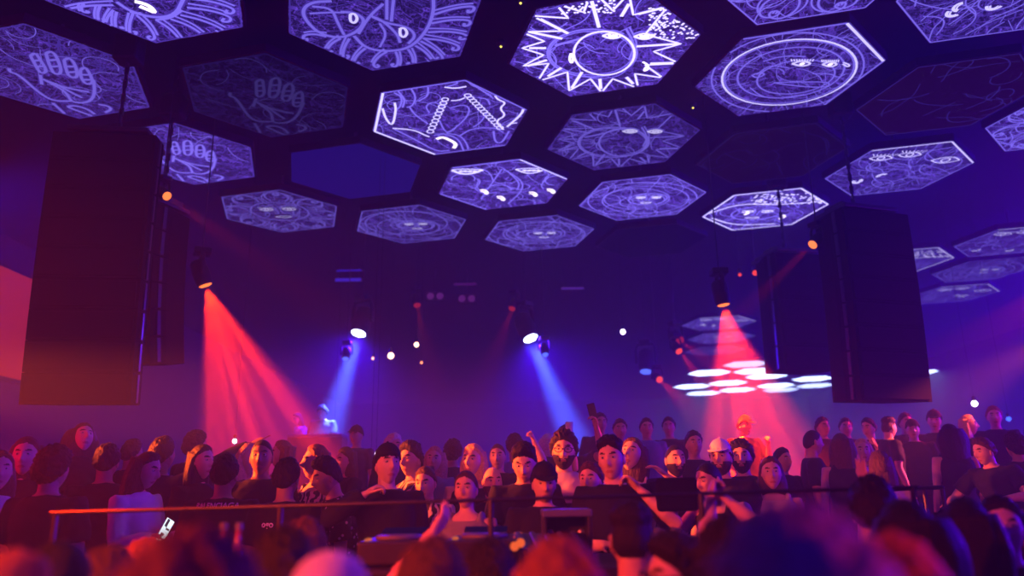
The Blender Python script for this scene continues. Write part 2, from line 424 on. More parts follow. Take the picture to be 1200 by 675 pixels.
HAND = [[(185, 235), (215, 215), (240, 250), (290, 330), (245, 345), (205, 270), (185, 235)], [(280, 220), (310, 205), (345, 235), (380, 340), (330, 350), (300, 290), (280, 220)],
        [(390, 260), (425, 245), (460, 290), (475, 370), (420, 365), (400, 310), (390, 260)], [(490, 320), (520, 300), (550, 350), (570, 400), (520, 410), (490, 360), (490, 320)],
        [(200, 265), (240, 262)], [(215, 300), (265, 298)], [(300, 262), (350, 258)], [(310, 300), (362, 298)], [(405, 300), (460, 300)], [(412, 335), (470, 332)], [(500, 350), (550, 350)], [(510, 380), (560, 380)],
        [(245, 350), (255, 410)], [(55, 310), (60, 335), (110, 345), (250, 470), (330, 510), (430, 510)], [(570, 380), (578, 470), (540, 520), (440, 520), (410, 470), (380, 440), (260, 375)],
        [(270, 380), (400, 430), (545, 455)], [(330, 400), (420, 450), (500, 490)], [(410, 545), (450, 535), (540, 560), (600, 610)], [(410, 545), (460, 565), (560, 600)], [(320, 520), (420, 610)], [(600, 530), (660, 540), (680, 560), (640, 580)]]
def hand_art(A, g, rnd, lv=2, w=.034):
    for k, st in enumerate(HAND): A.line(g((0, 20), 5.194, st), w, lv)
    A.edge(.02, 1); A.radial(26, rnd, 1, .62); A.scribble(50, rnd, 1); A.scribble(24, rnd, 2, .007); A.hatch(70, rnd)
def moon_art(A, g, rnd):
    G = lambda p: g((810, 20), 5.217, p)
    def E(c, rx, ry, w, lv, tilt=-.14):
        P = []
        for t in range(41):
            x, y = rx * cos(t * pi / 20), ry * sin(t * pi / 20)
            P.append((c[0] + x * cos(tilt) - y * sin(tilt), c[1] + x * sin(tilt) + y * cos(tilt)))
        A.line(G(P), w, lv, False)
    E((600, 335), 415, 195, .024, 3); E((600, 335), 400, 185, .018, 2); E((590, 335), 470, 235, .018, 2); E((610, 338), 330, 150, .02, 2); E((640, 365), 240, 100, .018, 2); E((600, 340), 490, 260, .012, 1)
    for ex, ey, r in ((678, 283, 62), (850, 287, 48)):
        A.line(G([(ex - r, ey), (ex, ey - 20), (ex + r, ey), (ex, ey + 18), (ex - r, ey)]), .028, 3)
        for k in range(9): A.line(G([(ex - r + k * r / 4, ey - 14), (ex - r - 6 + k * r / 3.6, ey - 28)]), .014, 3, False)
        A.dot(G([(ex, ey)])[0], .03, 4)
    A.line(G([(440, 270), (560, 235), (700, 240)]), .02, 2); A.line(G([(400, 350), (480, 290), (600, 310)]), .016, 2); A.line(G([(370, 355), (420, 335), (455, 350), (400, 372), (370, 355)]), .02, 2)
    A.line(G([(500, 400), (640, 395), (840, 395), (845, 415), (800, 430), (640, 420), (500, 400)]), .018, 2); A.line(G([(740, 345), (860, 345), (890, 370), (940, 350)]), .018, 2)
    A.line(G([(930, 275), (970, 290), (960, 305), (925, 285)]), .02, 3); A.line(G([(360, 430), (420, 480), (520, 500), (690, 470)]), .014, 2)
    A.edge(.022, 2, (3, 4, 5)); A.edge(.03, 3, (4,)); A.radial(40, rnd, 1, .8); A.scribble(50, rnd, 1); A.scribble(30, rnd, 2, .007); A.hatch(90, rnd, 2, .006)
def heart_art(A, g, rnd):
    G = lambda p: g((430, 85), 6.0, p)
    for (a, b), n in ((((555, 175), (440, 425)), 10), (((700, 150), (945, 395)), 13)):
        for k in range(n):
            x = a[0] + (b[0] - a[0]) * (k + .5) / n; y = a[1] + (b[1] - a[1]) * (k + .5) / n
            A.line(G([(x + 24 * cos(t * pi / 5), y + 12 * sin(t * pi / 5)) for t in range(11)]), .016, 3, False)
    A.line(G([(590, 245), (690, 222), (728, 260), (690, 330), (580, 420), (545, 412), (510, 335)]), .018, 2); A.line(G([(545, 245), (470, 200), (408, 235), (440, 282)]), .018, 2)
    A.line(G([(490, 465), (530, 450), (580, 470), (630, 500), (610, 530)]), .05, 4); A.line(G([(470, 440), (560, 428), (650, 470), (680, 550)]), .02, 2); A.line(G([(560, 425), (660, 440), (710, 510), (710, 555)]), .02, 2)
    A.line(G([(300, 240), (330, 290), (430, 360)]), .02, 2); A.line(G([(180, 390), (330, 400), (410, 440), (440, 450)]), .024, 3); A.line(G([(190, 395), (340, 470), (490, 555), (580, 545)]), .024, 2)
    A.line(G([(650, 445), (740, 390), (900, 385), (960, 420)]), .02, 2); A.line(G([(720, 495), (880, 440)]), .014, 1); A.line(G([(110, 250), (130, 320), (180, 380), (205, 260), (195, 210)]), .028, 3)
    A.line(G([(190, 140), (250, 170), (235, 240), (200, 265)]), .022, 2); A.line(G([(220, 130), (270, 190), (250, 245)]), .022, 2); A.line(G([(310, 110), (345, 170), (325, 230), (280, 245)]), .02, 2); A.line(G([(360, 200), (430, 165), (430, 100)]), .02, 2)
    A.line(G([(545, 100), (620, 110), (700, 95)]), .024, 3); A.line(G([(545, 75), (630, 62), (640, 75), (560, 100)]), .02, 2); A.line(G([(590, 195), (640, 195), (690, 175)]), .02, 3)
    A.line(G([(890, 145), (920, 190), (980, 210), (930, 250), (980, 300), (900, 340), (960, 400)]), .024, 3); A.line(G([(780, 175), (850, 185), (865, 225)]), .02, 2); A.line(G([(1105, 235), (1090, 290), (985, 380)]), .03, 3)
    A.line(G([(890, 410), (900, 490), (950, 495), (1000, 410)]), .024, 2); A.line(G([(1000, 360), (1095, 345)]), .018, 3); A.line(G([(1060, 400), (1055, 380), (1075, 375)]), .02, 3)
    A.line(G([(845, 280), (800, 350), (745, 385)]), .016, 2)
    A.edge(.03, 3, (2, 1)); A.edge(.018, 2, (3, 4, 0)); A.scribble(50, rnd, 1); A.scribble(30, rnd, 2, .007); A.hatch(60, rnd)
    for k in range(10): A.line(G([(720 + k * 16, 70 + k * 9), (745 + k * 16, 85 + k * 11)]), .012, 2, False)
def lion_art(A, g, rnd):
    G = lambda p: g((320, 0), 4.8, p)
    A.line(G([(330, 5), (220, 10), (165, 50), (180, 110), (260, 190), (380, 215), (480, 175), (520, 110), (460, 70), (380, 65)]), .034, 2)
    A.line(G([(220, 35), (330, 45), (360, 120), (400, 195)]), .028, 2); A.line(G([(205, 75), (330, 68), (400, 70)]), .024, 2)
    A.line(G([(455, 200), (520, 270), (640, 290), (770, 270), (860, 180), (905, 70), (900, -40)]), .034, 2); A.line(G([(540, 85), (610, 110), (700, 190), (715, 240)]), .03, 2); A.line(G([(560, 95), (640, 130), (760, 150), (805, 200), (760, 245)]), .03, 2)
    A.line(G([(480, 190), (540, 90), (620, 20)]), .03, 2); A.line(G([(600, 130), (640, 190), (600, 265)]), .024, 2); A.line(G([(640, -30), (640, 110)]), .03, 2); A.line(G([(680, -30), (665, 120)]), .03, 2)
    A.line(G([(545, 130), (570, 185), (605, 150)]), .014, 1); A.line(G([(530, 120), (550, 175), (570, 190)]), .014, 1)
    for x, y in ((455, 105), (735, 185)): A.line(G([(x - 20, y - 28), (x + 5, y - 30), (x + 22, y), (x, y + 26), (x - 22, y + 10), (x - 20, y - 28)]), .03, 3)
    rr = random.Random(5)
    for x0, y0, x1, y1, h in ((300, 205, 170, 195, 1), (380, 215, 300, 280, 1), (430, 215, 390, 320, 1), (520, 270, 450, 350, 1), (640, 290, 560, 360, 1), (690, 290, 700, 370, -1), (760, 275, 790, 360, -1), (800, 255, 900, 340, -1), (830, 230, 960, 320, -1), (850, 215, 1050, 255, -1), (870, 180, 1090, 190, -1), (890, 130, 1110, 110, -1), (905, 80, 1130, 30, -1)):
        dx, dy = x1 - x0, y1 - y0; L = sqrt(dx * dx + dy * dy); nx, ny = -dy / L * h * 22, dx / L * h * 22
        A.line(G([(x0, y0), (x0 + dx * .5 + nx * .5, y0 + dy * .5 + ny * .5), (x1, y1), (x1 - dx * .02 - nx * 1.3, y1 - ny * 1.3), (x1 - dx * .2 - nx * 1.5, y1 - dy * .2 - ny * 1.5), (x1 - dx * .15 - nx * .7, y1 - dy * .15 - ny * .7)]), .03, 2)
        A.line(G([(x0 + nx, y0 + ny), (x0 + dx * .6 + nx * 1.2, y0 + dy * .6 + ny * 1.2), (x1 + nx * .6, y1 + ny * .6)]), .022, 2)
    A.scribble(26, rnd, 1); A.edge(.014, 1)
def mane_art(A, g, rnd):
    G = lambda p: g((60, 0), 5.217, p)
    A.line(G([(510, 5), (570, 20), (610, 40), (635, 75), (600, 60), (540, 35)]), .05, 4)
    A.line(G([(480, 70), (640, 110), (760, 90), (810, -10)]), .036, 2); A.line(G([(400, 10), (470, 60), (560, 90)]), .034, 2); A.line(G([(640, 120), (730, 110), (800, 60)]), .03, 2)
    for x0, y0, x1, y1, h in ((380, 30, 60, 60, 1), (300, 30, 290, 130, 1), (380, 60, 330, 155, 1), (400, 70, 400, 185, 1), (500, 80, 480, 210, 1), (520, 90, 640, 225, -1), (640, 120, 790, 240, -1), (730, 115, 930, 210, -1), (790, 90, 1060, 180, -1), (830, 45, 1100, 100, -1), (850, -10, 1120, 50, -1), (200, 20, 190, 70, 1)):
        dx, dy = x1 - x0, y1 - y0; L = sqrt(dx * dx + dy * dy); nx, ny = -dy / L * h * 26, dx / L * h * 26
        A.line(G([(x0, y0), (x0 + dx * .5 + nx * .5, y0 + dy * .5 + ny * .5), (x1, y1), (x1 - nx * 1.3, y1 - ny * 1.3), (x1 - dx * .2 - nx * 1.6, y1 - dy * .2 - ny * 1.6), (x1 - dx * .14 - nx * .7, y1 - dy * .14 - ny * .7)]), .028, 2)
        A.line(G([(x0 + nx, y0 + ny), (x0 + dx * .6 + nx * 1.3, y0 + dy * .6 + ny * 1.3), (x1 + nx * .6, y1 + ny * .6)]), .022, 2)
    A.face((0, -.25), .5, 2)
    for k in range(14): A.curl(pi + pi * k / 13, .6, .95, rnd, 2, .022, 1 if k % 2 else -1)
    A.scribble(22, rnd, 1); A.edge(.014, 1)
def eyes_art(A, g, rnd):
    G = lambda p: g((510, 180), 5.626, p)
    for x, y, r in ((210, 115, 105), (630, 110, 100)):
        A.line(G([(x - r, y - 8), (x - r * .3, y + 20), (x + r * .4, y + 14), (x + r, y - 10)]), .05 if x < 400 else .03, 3)
        A.line(G([(x - r, y - 8), (x - r * .2, y - 16), (x + r, y - 10)]), .024, 3)
        for k in range(4): A.dot(G([(x - 40 + k * 30, y)])[0], .035, 3)
    for x, y in ((325, 250), (435, 293), (648, 265), (765, 245)):
        A.line(G([(x - 30, y - 12), (x, y - 14), (x + 24, y + 4), (x + 12, y + 18), (x, y), (x - 26, y - 4)]), .035, 4)
    A.line(G([(440, 100), (370, 200), (300, 300)]), .02, 2); A.line(G([(450, 100), (580, 180), (570, 250), (480, 330)]), .02, 2); A.line(G([(470, 110), (560, 190), (540, 240)]), .02, 2); A.line(G([(380, 210), (470, 205), (520, 240), (420, 240)]), .02, 2)
    A.edge(.026, 2, (3, 4, 1)); A.edge(.02, 3, (4,)); A.scribble(75, rnd, 1); A.scribble(30, rnd, 2, .014); A.hatch(60, rnd, 2)
def face_art(A, g, rnd, kind=0):
    if kind == 0:      # face with waves of hair
        A.face((0, -.05), .45, 2, .9)
        for k in range(16): A.curl(2 * pi * k / 16, .52, .86, rnd, 2, .022, 1 if k % 2 else -1)
    elif kind == 1:    # whirling ovals
        for k in range(5): A.ell((rnd.uniform(-.08, .08), rnd.uniform(-.1, .1)), .86 - .17 * k, .72 - .15 * k, .018, 2, rnd.uniform(-.3, .3))
        A.face((.1, 0), .3, 2, .8)
    elif kind == 2:    # eyes and ribbons
        A.eye((-.45, -.45), .16, 3); A.eye((-.1, -.55), .16, 3); A.eye((.5, -.35), .2, 3, False)
        for k in range(3): A.crescent((rnd.uniform(-.5, .6), rnd.uniform(.1, .6)), .07, 3, rnd.uniform(0, 6))
        A.edge(.022, 3, (3, 4))
    elif kind == 3:    # beaded crown over a mask
        A.face((-.1, .12), .4, 2, .8); A.crescent((-.3, .1), .07, 4); A.crescent((.35, .3), .09, 4)
        for k in range(150):
            A.dot((rnd.uniform(-.35, .9), rnd.uniform(-.75, -.3)), .02, 3)
        A.line([(-.9, .1), (-.5, -.35), (.1, -.25), (.9, -.4)], .028, 3); A.line([(-.8, .3), (-.3, .7), (.4, .65)], .028, 3); A.edge(.026, 3)
    A.scribble(60, rnd, 1); A.scribble(44, rnd, 2, .010, .6); A.hatch(40, rnd, 2, .006); A.edge(.014, 2)
GENERIC = {'face': 0, 'whirl': 1, 'ribbons': 2, 'beads': 3}
ART = {'sun': sun_art, 'hand': hand_art, 'moon': moon_art, 'heart': heart_art, 'lion': lion_art, 'mane': mane_art, 'eyes': eyes_art}
HOUSING = mat('panel housing', (0.02, 0.02, 0.024), 0.55)
ALU = mat('panel bracket', (0.12, 0.12, 0.13), 0.4, 0.8)
def hex_panel(c, motif, g_, label, seed=0, group='hexagonal screens under the ceiling', src=None, scl=1.0):
    rnd = random.Random(seed)
    t = thing('hexagonal_screen', label, 'ceiling screen', (c.x, c.y, HZ), 0, group)
    b = MB(); b.prism([(x * 1.03, y * 1.03) for x, y in HEXV], .004, .10); b.build('housing', HOUSING, t)
    b = MB(); b.tube([(0, 0, .08), (0, 0, ZC - HZ)], [.02, .02], 6, cap=False); b.lathe([(.12, .09), (.12, .11), (.03, .13)], 10)
    b.build('hanger', ALU, t)
    A = Art(); A.b.add([(x, y, 0) for x, y in reversed(HEXV)], [tuple(range(6))], 0)
    mats = list(SCREEN_MATS)
    if motif == 'blank': mats = [LPLAIN]
    elif motif == 'wine': mats[0] = LWINE; A.scribble(24, rnd, 1); A.edge(.014, 1)
    elif motif == 'white': mats = [LWHITE]
    elif motif in GENERIC: face_art(A, None, rnd, GENERIC[motif])
    elif src is not None:            # the same picture as on another screen, seen again here
        sc_ = ART[motif]; g0 = px_art(src)
        if motif == 'sun': sun_art(A, g0, rnd, False); A.edge(.012, 1)
        elif motif == 'hand': hand_art(A, g0, rnd)
    else: ART[motif](A, px_art(c), rnd)
    s = A.b.build('screen', mats, t); s['glow'] = float(g_); t.scale = (scl, scl, 1)
    return t
SP = {}
def H(key, c, motif, g_, label, src=None):
    SP[key] = c
    hex_panel(c, motif, g_, label, len(SP), src=SP.get(src) if src else None)
H('A', cell(0, 3, -5.6, -2.1), 'sun', 1.25, 'brightest hexagonal screen, large white zigzag sun with a face, top centre')
H('B', cell(1, 2, 9.3, 0), 'heart', 1.05, 'hexagonal screen with a heart and two chains, left of the small sun screen')
H('C', cell(1, 3, 1, -.5), 'sun', .62, 'dimmer hexagonal screen repeating the zigzag sun, just below the bright sun', 'A')
H('D', cell(2, 2, 2.2, 1), 'eyes', 1.15, 'hexagonal screen crowded with scribbles and two pale eyes, below the heart screen')
H('E', cell(2, 3, -2.6, .6), 'whirl', 1.1, 'hexagonal screen of swirling bright ribbons straight below the small sun screen')
H('F', cell(0, 4, -4.2, .7), 'moon', .85, 'hexagonal screen with a round moon face inside rings, right of the large sun')
H('G', cell(1, 5, 7.1, .6), 'ribbons', .9, 'hexagonal screen of tangled lines and eyes above the right loudspeaker column')
H('H', cell(2, 4, -2.3, .3), 'beads', 1.25, 'hexagonal screen with a bright beaded crown, crossed by a dark rigging cable')
H('I', cell(1, 0, .5, -.9), 'hand', .72, 'hexagonal screen with an open hand, at the left edge of the picture')
H('J', cell(2, 0, 3.6, 2.3), 'hand', .95, 'smaller bright hand screen half hidden behind the left loudspeaker column', 'I')
H('K', cell(3, 0, -4.7, 1.2), 'face', .5, 'dim violet screen with a curly face, leftmost of the farthest near row')
H('L', cell(3, 1, 2.3, -1.7), 'whirl', .6, 'violet screen with whirling ovals, middle one of the farthest near row')
H('M', cell(3, 2, -2.5, -1.1), 'whirl', .75, 'violet oval picture screen below the screen with two pale eyes')
H('N', cell(2, 1), 'blank', .75, 'blank plain blue hexagonal screen left of the scribbled eyes screen')
H('O', cell(1, 1), 'hand', .13, 'nearly dark hexagonal screen with a faint hand, left of the heart screen', 'I')
H('P', cell(0, 1, -6.5, -.7), 'mane', 1.0, 'hexagonal screen of thick curling locks cut off by the top left edge')
H('Q', cell(0, 2, .4, .2), 'lion', .8, 'hexagonal screen with big looping face and curls, top, left of the large sun')
H('R', cell(-1, 5, -.5, 0), 'ribbons', .85, 'hexagonal screen with sweeping ribbons cut off by the top right corner')
H('S', cell(-1, 4, -19.5, -21), 'face', .9, 'hexagonal screen of which only a lower sliver shows, top edge right of the sun')
H('T', cell(0, 5), 'wine', .35, 'dark wine coloured hexagonal screen with faint lines, upper right')
H('U', cell(1, 4), 'wine', .16, 'almost black hexagonal screen below the moon face screen')
H('V', at_z(1258, 138, HZ), 'face', .9, 'hexagonal screen cut off by the right edge, middle height of the ceiling')
H('V2', cell(3, 3), 'blank', .1, 'unlit hexagonal screen right of the violet oval picture screen')
H('W', at_z(1186, 283, HZ), 'ribbons', .62, 'violet screen at the right edge, topmost of the stack beside the loudspeaker column')
H('X', at_z(1152, 317, HZ), 'whirl', .42, 'dim violet screen, second from below of the stack at the right edge')
H('Y', at_z(1117, 345, HZ), 'ribbons', .5, 'violet screen, lowest of the stack right of the loudspeaker column')
H('Z', at_z(1055, 307, HZ), 'beads', .6, 'violet screen peeking out from behind the right loudspeaker column')
H('a', at_z(842, 379, HZ), 'ribbons', .75, 'small far violet screen seen through the top of the right red beam')
H('b', at_z(845, 396, HZ), 'face', .5, 'second far violet screen inside the right red beam, under the first')
H('c', at_z(838, 411, HZ), 'whirl', .3, 'faintest far violet screen inside the right red beam, third down')
for k, (x, y) in enumerate(((874, 427), (831, 437), (885, 435), (898, 441), (811, 453), (853, 449), (824, 461), (864, 457), (909, 452), (915, 457), (952, 444), (955, 452), (1076, 437), (1075, 444))):
    lab = ['topmost, palest white hexagonal panel of the far lit cluster, right half of the red beam', 'wide white hexagonal panel at the left of the lit cluster, upper row', 'white hexagonal panel joined to the right of the wide upper one',
           'thin white hexagonal panel just outside the right edge of the red beam', 'leftmost white hexagonal panel of the far lit cluster', 'white hexagonal panel in the middle of the red beam, third row',
           'lowest white hexagonal panel at the left of the far cluster', 'lowest white hexagonal panel in the middle of the red beam', 'long white hexagonal panel below right of the red beam edge', 'bluish white sliver panel under the long right one',
           'white hexagonal panel next to the right loudspeaker column, upper', 'white hexagonal panel next to the right loudspeaker column, lower', 'white panel tip showing right of the loudspeaker column, upper', 'white panel tip showing right of the loudspeaker column, lower'][k]
    hex_panel(at_z(x, y, HZ), 'white', [.35, 1, .8, 1, 1, 1, .9, 1, 1, .5, 1, .6, .9, .5][k], lab, group='white hexagonal panels far back', scl=.84)
# ------------------------------------------------------------------ moving heads and other lamps
LENS = {'red': glow('red lens', (1.0, .17, .03), 2.2), 'blue': glow('blue white lens', (.55, .65, 1.0), 14), 'dimblue': glow('dim blue lens', (.08, .14, 1.0), 1.6),
        'dimred': glow('dim red lens', (1.0, .03, .02), .35), 'orange': glow('orange lens', (1.0, .2, .04), 1.7), 'midred': glow('small red lens', (1.0, .06, .02), 1.3)}
def moving_head(p, aim, kind, label, r=.085, light=None, group='stage lamps', name='moving_head_light', cells=False):
    """p: centre of the lens; the head looks at aim, its base hangs from a pole."""
    p = Vector(p); d = (Vector(aim) - p).normalized(); k = r / .085
    piv = p - d * .20 * k
    yaw = atan2(d.x, -d.y)
    t = thing(name, label, 'stage light', (piv.x, piv.y, piv.z), 0, group)
    bpy.context.view_layer.update()
    q = Matrix.Rotation(yaw, 4, 'Z')
    kb = k * (.62 if cells else .85)
    b = MB(); b.box((0, 0, .24 * k + .05 * kb), (.26 * kb, .26 * kb, .10 * kb), M=q, bev=.015 * k); b.build('base', BLACK, t)
    b = MB(); b.tube([q @ Vector((s_ * .145 * k, 0, z_)) for s_, z_ in ((-1, -.03 * k), (-1, .15 * k), (-.8, .235 * k), (.8, .235 * k), (1, .15 * k), (1, -.03 * k))], [(.018 * k, .03 * k)] * 6, 8, ref=q @ Vector((0, 1, 0)))
    b.build('yoke', BLACK, t)
    hm = aim_matrix((0, 0, 0), d)
    b = MB(); b.lathe([(.07 * k, .16 * k), (.105 * k, .12 * k), (.115 * k, 0), (.112 * k, -.10 * k), (.098 * k, -.185 * k), (.09 * k, -.19 * k)], 20, M=hm); b.build('head', BLACK, t, True)
    b = MB()
    if cells:
        for i in range(-2, 3):
            for j in range(-2, 3):
                x, y = (i + j * .5) * .036 * k, j * .031 * k
                if x * x + y * y < (.082 * k) ** 2: b.lathe([(.0185 * k, -.196 * k), (.016 * k, -.203 * k), (.004 * k, -.206 * k)], 8, M=hm @ Matrix.Translation((x, y, 0)))
        b.lathe([(.086 * k, -.192 * k), (.086 * k, -.195 * k)], 20, M=hm)
    else: b.lathe([(r, -.191 * k), (r * .8, -.203 * k), (r * .3, -.208 * k)], 16, M=hm)
    b.build('lens', LENS[kind], t)
    b = MB(); b.tube([(0, 0, .30 * k), (0, 0, ZC - piv.z)], [.008, .008], 8, cap=False); b.build('hanging_pole', METAL, t)
    if light:
        col, power, ang, blend, gobo = light
        if cells and power > 5000: spot('spill', p + d * (.03 * k), aim, DEEP, 2600, 150, 1.0, r * .8, None, t)
        spot('beam', p + d * (.03 * k), aim, col, power, ang, blend, r * .8 if cells else .03, gobo, t)
    return t
A_ = at
# the two wide red beams
moving_head(A_(241, 335, 8.62), A_(294, 480, 8.9), 'red', 'lamp at the tip of the left wide red beam', .075, (RED, 30000, 45, .22, 3.1))
moving_head(A_(848, 358, 9.0), A_(880, 500, 9.0), 'red', 'lamp at the tip of the right wide red beam', .075, (RED, 27000, 49, .22, 7.7))
# the two blue beams
moving_head(A_(420, 391, 14.0), A_(386, 505, 13.4), 'blue', 'blue white lamp of the left blue beam, its cells glowing', .13, (BLUE, 70000, 19, .8, None), cells=True)
moving_head(A_(622, 397, 14.0), A_(671, 510, 13.4), 'blue', 'blue white lamp of the right blue beam, its cells glowing', .13, (BLUE, 70000, 19, .8, None), cells=True)
# narrow red beams aimed at the booth
moving_head(A_(196, 230, 7.9), A_(640, 545, 5.6), 'orange', 'small orange lamp high beside the left loudspeaker column', .05, (RED, 1200, 10, .8, None))
moving_head(A_(952, 287, 8.45), A_(760, 470, 7.4), 'orange', 'small orange lamp left of the right loudspeaker column', .055, (RED, 1500, 9, .8, None))
moving_head(A_(773, 445, 16.0), A_(815, 485, 14), 'midred', 'small red lamp level with the far white panels, left of the right beam', .07, (RED, 2600, 16, .7, None))
moving_head(A_(796, 412, 15.0), A_(835, 462, 14), 'midred', 'small red lamp high left of the right beam, below the dim head', .07, (RED, 3000, 18, .7, None))
moving_head(A_(797, 399, 15.6), A_(850, 440, 14), 'dimred', 'dim red head just above the small red lamp left of the right beam', .09, (RED, 1500, 16, .7, None))
moving_head(A_(489, 358, 17.0), A_(496, 395, 16.5), 'dimred', 'faint red head above the left blue beam lamp, towards the middle', .08, (RED, 700, 20, .8, None))
moving_head(A_(600, 362, 17.0), A_(588, 395, 16.5), 'dimred', 'faint red head just above the right blue beam lamp', .08, (RED, 700, 22, .8, None))
moving_head(A_(757, 436, 17.0), A_(757, 520, 16.5), 'dimblue', 'dim blue lamp of glowing cells left of the far white panels', .13, (BLUE, 1500, 12, .6, None), cells=True)
moving_head(A_(885, 320, 13.3), A_(870, 340, 12), 'midred', 'tiny red lamp right end of the pair under the beaded crown screen', .05)
moving_head(A_(867, 322, 13.5), A_(860, 335, 12), 'midred', 'tiny red lamp left end of the pair under the beaded crown screen', .03)
moving_head(A_(1255, 318, 10.2), A_(1075, 470, 9.6), 'red', 'red lamp beyond the right edge throwing a slanting beam', .085, (RED, 1400, 24, .5, None))
moving_head(A_(405, 421, 13.5), A_(396, 470, 13), 'dimblue', 'dark lamp head hanging beside the left blue beam', .06)
moving_head(A_(639, 416, 13.5), A_(650, 470, 13), 'dimblue', 'dark lamp head hanging beside the right blue beam', .06)

def bulb(p, r, col, s, label):
    t = thing('pin_lamp', label, 'lamp', p, 0, 'pin lamps in the dark')
    b = MB(); b.lathe([(r * .2, -r), (r * .75, -r * .6), (r, 0), (r * .75, r * .6), (r * .4, r)], 10); b.build('bulb', glow('pin ' + str(col), col, s), t, True)
    b = MB(); b.lathe([(r * .5, r * .9), (r * .6, r * 1.2), (r * .6, r * 2.4), (r * .2, r * 2.6)], 10); b.build('socket', BLACK, t)
    b = MB(); b.tube([(0, 0, r * 2.5), (0, 0, ZC - p.z)], [.0022, .0022], 6, cap=False); b.build('cable', BLACK, t)
WARM = (1, .55, .3)
for x, y, r, c, s, lab in ((458, 417, .055, WARM, 8, 'largest warm pin lamp between the two blue beams'), (488, 404, .042, WARM, 6, 'warm pin lamp upper right of the largest warm one'), (437, 420, .028, (1, .4, .35), 3, 'small pinkish pin lamp nearest the left blue beam'),
                           (494, 425, .024, (1, .25, .1), 3, 'smallest reddish pin lamp below right of the warm pair'), (730, 389, .045, (1, .85, .9), 7, 'single white pin lamp right of the right blue beam'), (1142, 473, .05, (.9, .95, 1), 7, 'white pin lamp above the right crowd'), (1182, 491, .04, (.05, .15, 1), 2, 'blue pin lamp at the right edge above the crowd'),
                           (275, 517, .03, (.7, .95, 1), 4, 'white pin lamp low inside the left red beam'), (391, 523, .04, (.6, .8, 1), 5, 'white pin lamp on the stage below the standing silhouettes'), (435, 532, .02, (.9, .8, 1), 5, 'left one of two tiny white lamps behind the bleached hair'), (441, 532, .02, (.9, .8, 1), 5, 'right one of two tiny white lamps behind the bleached hair')):
    bulb(A_(x, y, 13.0 if y < 500 or x == 391 else 9.5), r, c, s, lab)
for x, y, lab in ((610, 2, 'tiny yellow indicator light at the top edge left of the sun screen'), (587, 53, 'tiny yellow indicator light left of the sun screen'), (812, 125, 'tiny yellow indicator light between the moon and small sun screens')):
    p = at_z(x, y, ZC - .05); t = thing('smoke_detector', lab, 'smoke detector', p, 0, 'ceiling indicators')
    b = MB(); b.lathe([(.05, .05), (.055, .02), (.045, 0), (.02, -.012)], 14); b.build('housing', mat('detector housing', (.05, .05, .05)), t, True)
    b = MB(); b.lathe([(.004, -.012), (.014, -.017), (.006, -.028)], 8); b.build('indicator', glow('yellow led', (1, .8, .12), 3), t)
def strip(p, wd, h, col, s, label):
    t = thing('strip_light', label, 'strip light', p, 0, 'dim strip lights at the back')
    b = MB(); b.box((0, .03, 0), (wd + .04, .05, h + .03), bev=.008); b.build('housing', BLACK, t)
    b = MB(); b.box((0, -.004, 0), (wd, .02, h), bev=.006); b.build('diffuser', glow('strip ' + label[:22], col, s), t)
    b = MB()
    for q in (-.4, .4): b.tube([(q * wd, .03, h / 2), (q * wd, .03, ZC - p.z)], [.008, .008], 6, cap=False)
    b.build('hanger', METAL, t)
strip(A_(409, 317, 16), .54, .035, (.03, .02, 1), .45, 'upper blue strip light left of the middle'); strip(A_(408, 328, 16), .56, .07, (.07, .03, 1), .5, 'thicker blue strip light directly under the upper one')
strip(A_(545, 333, 17), .5, .045, (.12, .01, .2), .5, 'faint purple strip light over the pairs of dim lamps'); strip(A_(671, 338, 17), .5, .045, (.16, .04, .6), .45, 'faint lilac strip light right of the middle')
def blinder(p, label):
    t = thing('blinder_light', label, 'stage light', p, 0, 'pairs of dim round blinders')
    b = MB(); b.box((0, .06, 0), (.46, .10, .22), bev=.015); b.build('case', BLACK, t)
    for s in (-1, 1):
        b = MB(); b.lathe([(.085, .01), (.08, -.005), (.03, -.012)], 16, M=Matrix.Translation((s * .11, 0, 0)) @ Matrix.Rotation(-pi / 2, 4, 'X') @ Matrix.Scale(-1, 4, (0, 0, 1))); b.build('lamp_face', glow('dim blinder', (.22, .03, .3), .4), t)
    b = MB(); b.tube([(0, .06, .11), (0, .06, ZC - p.z)], [.015, .015], 6, cap=False); b.build('hanging_pole', METAL, t)
blinder(A_(510, 347, 17), 'left pair of dim round blinder lamps'); blinder(A_(547, 350, 17), 'right pair of dim round blinder lamps')

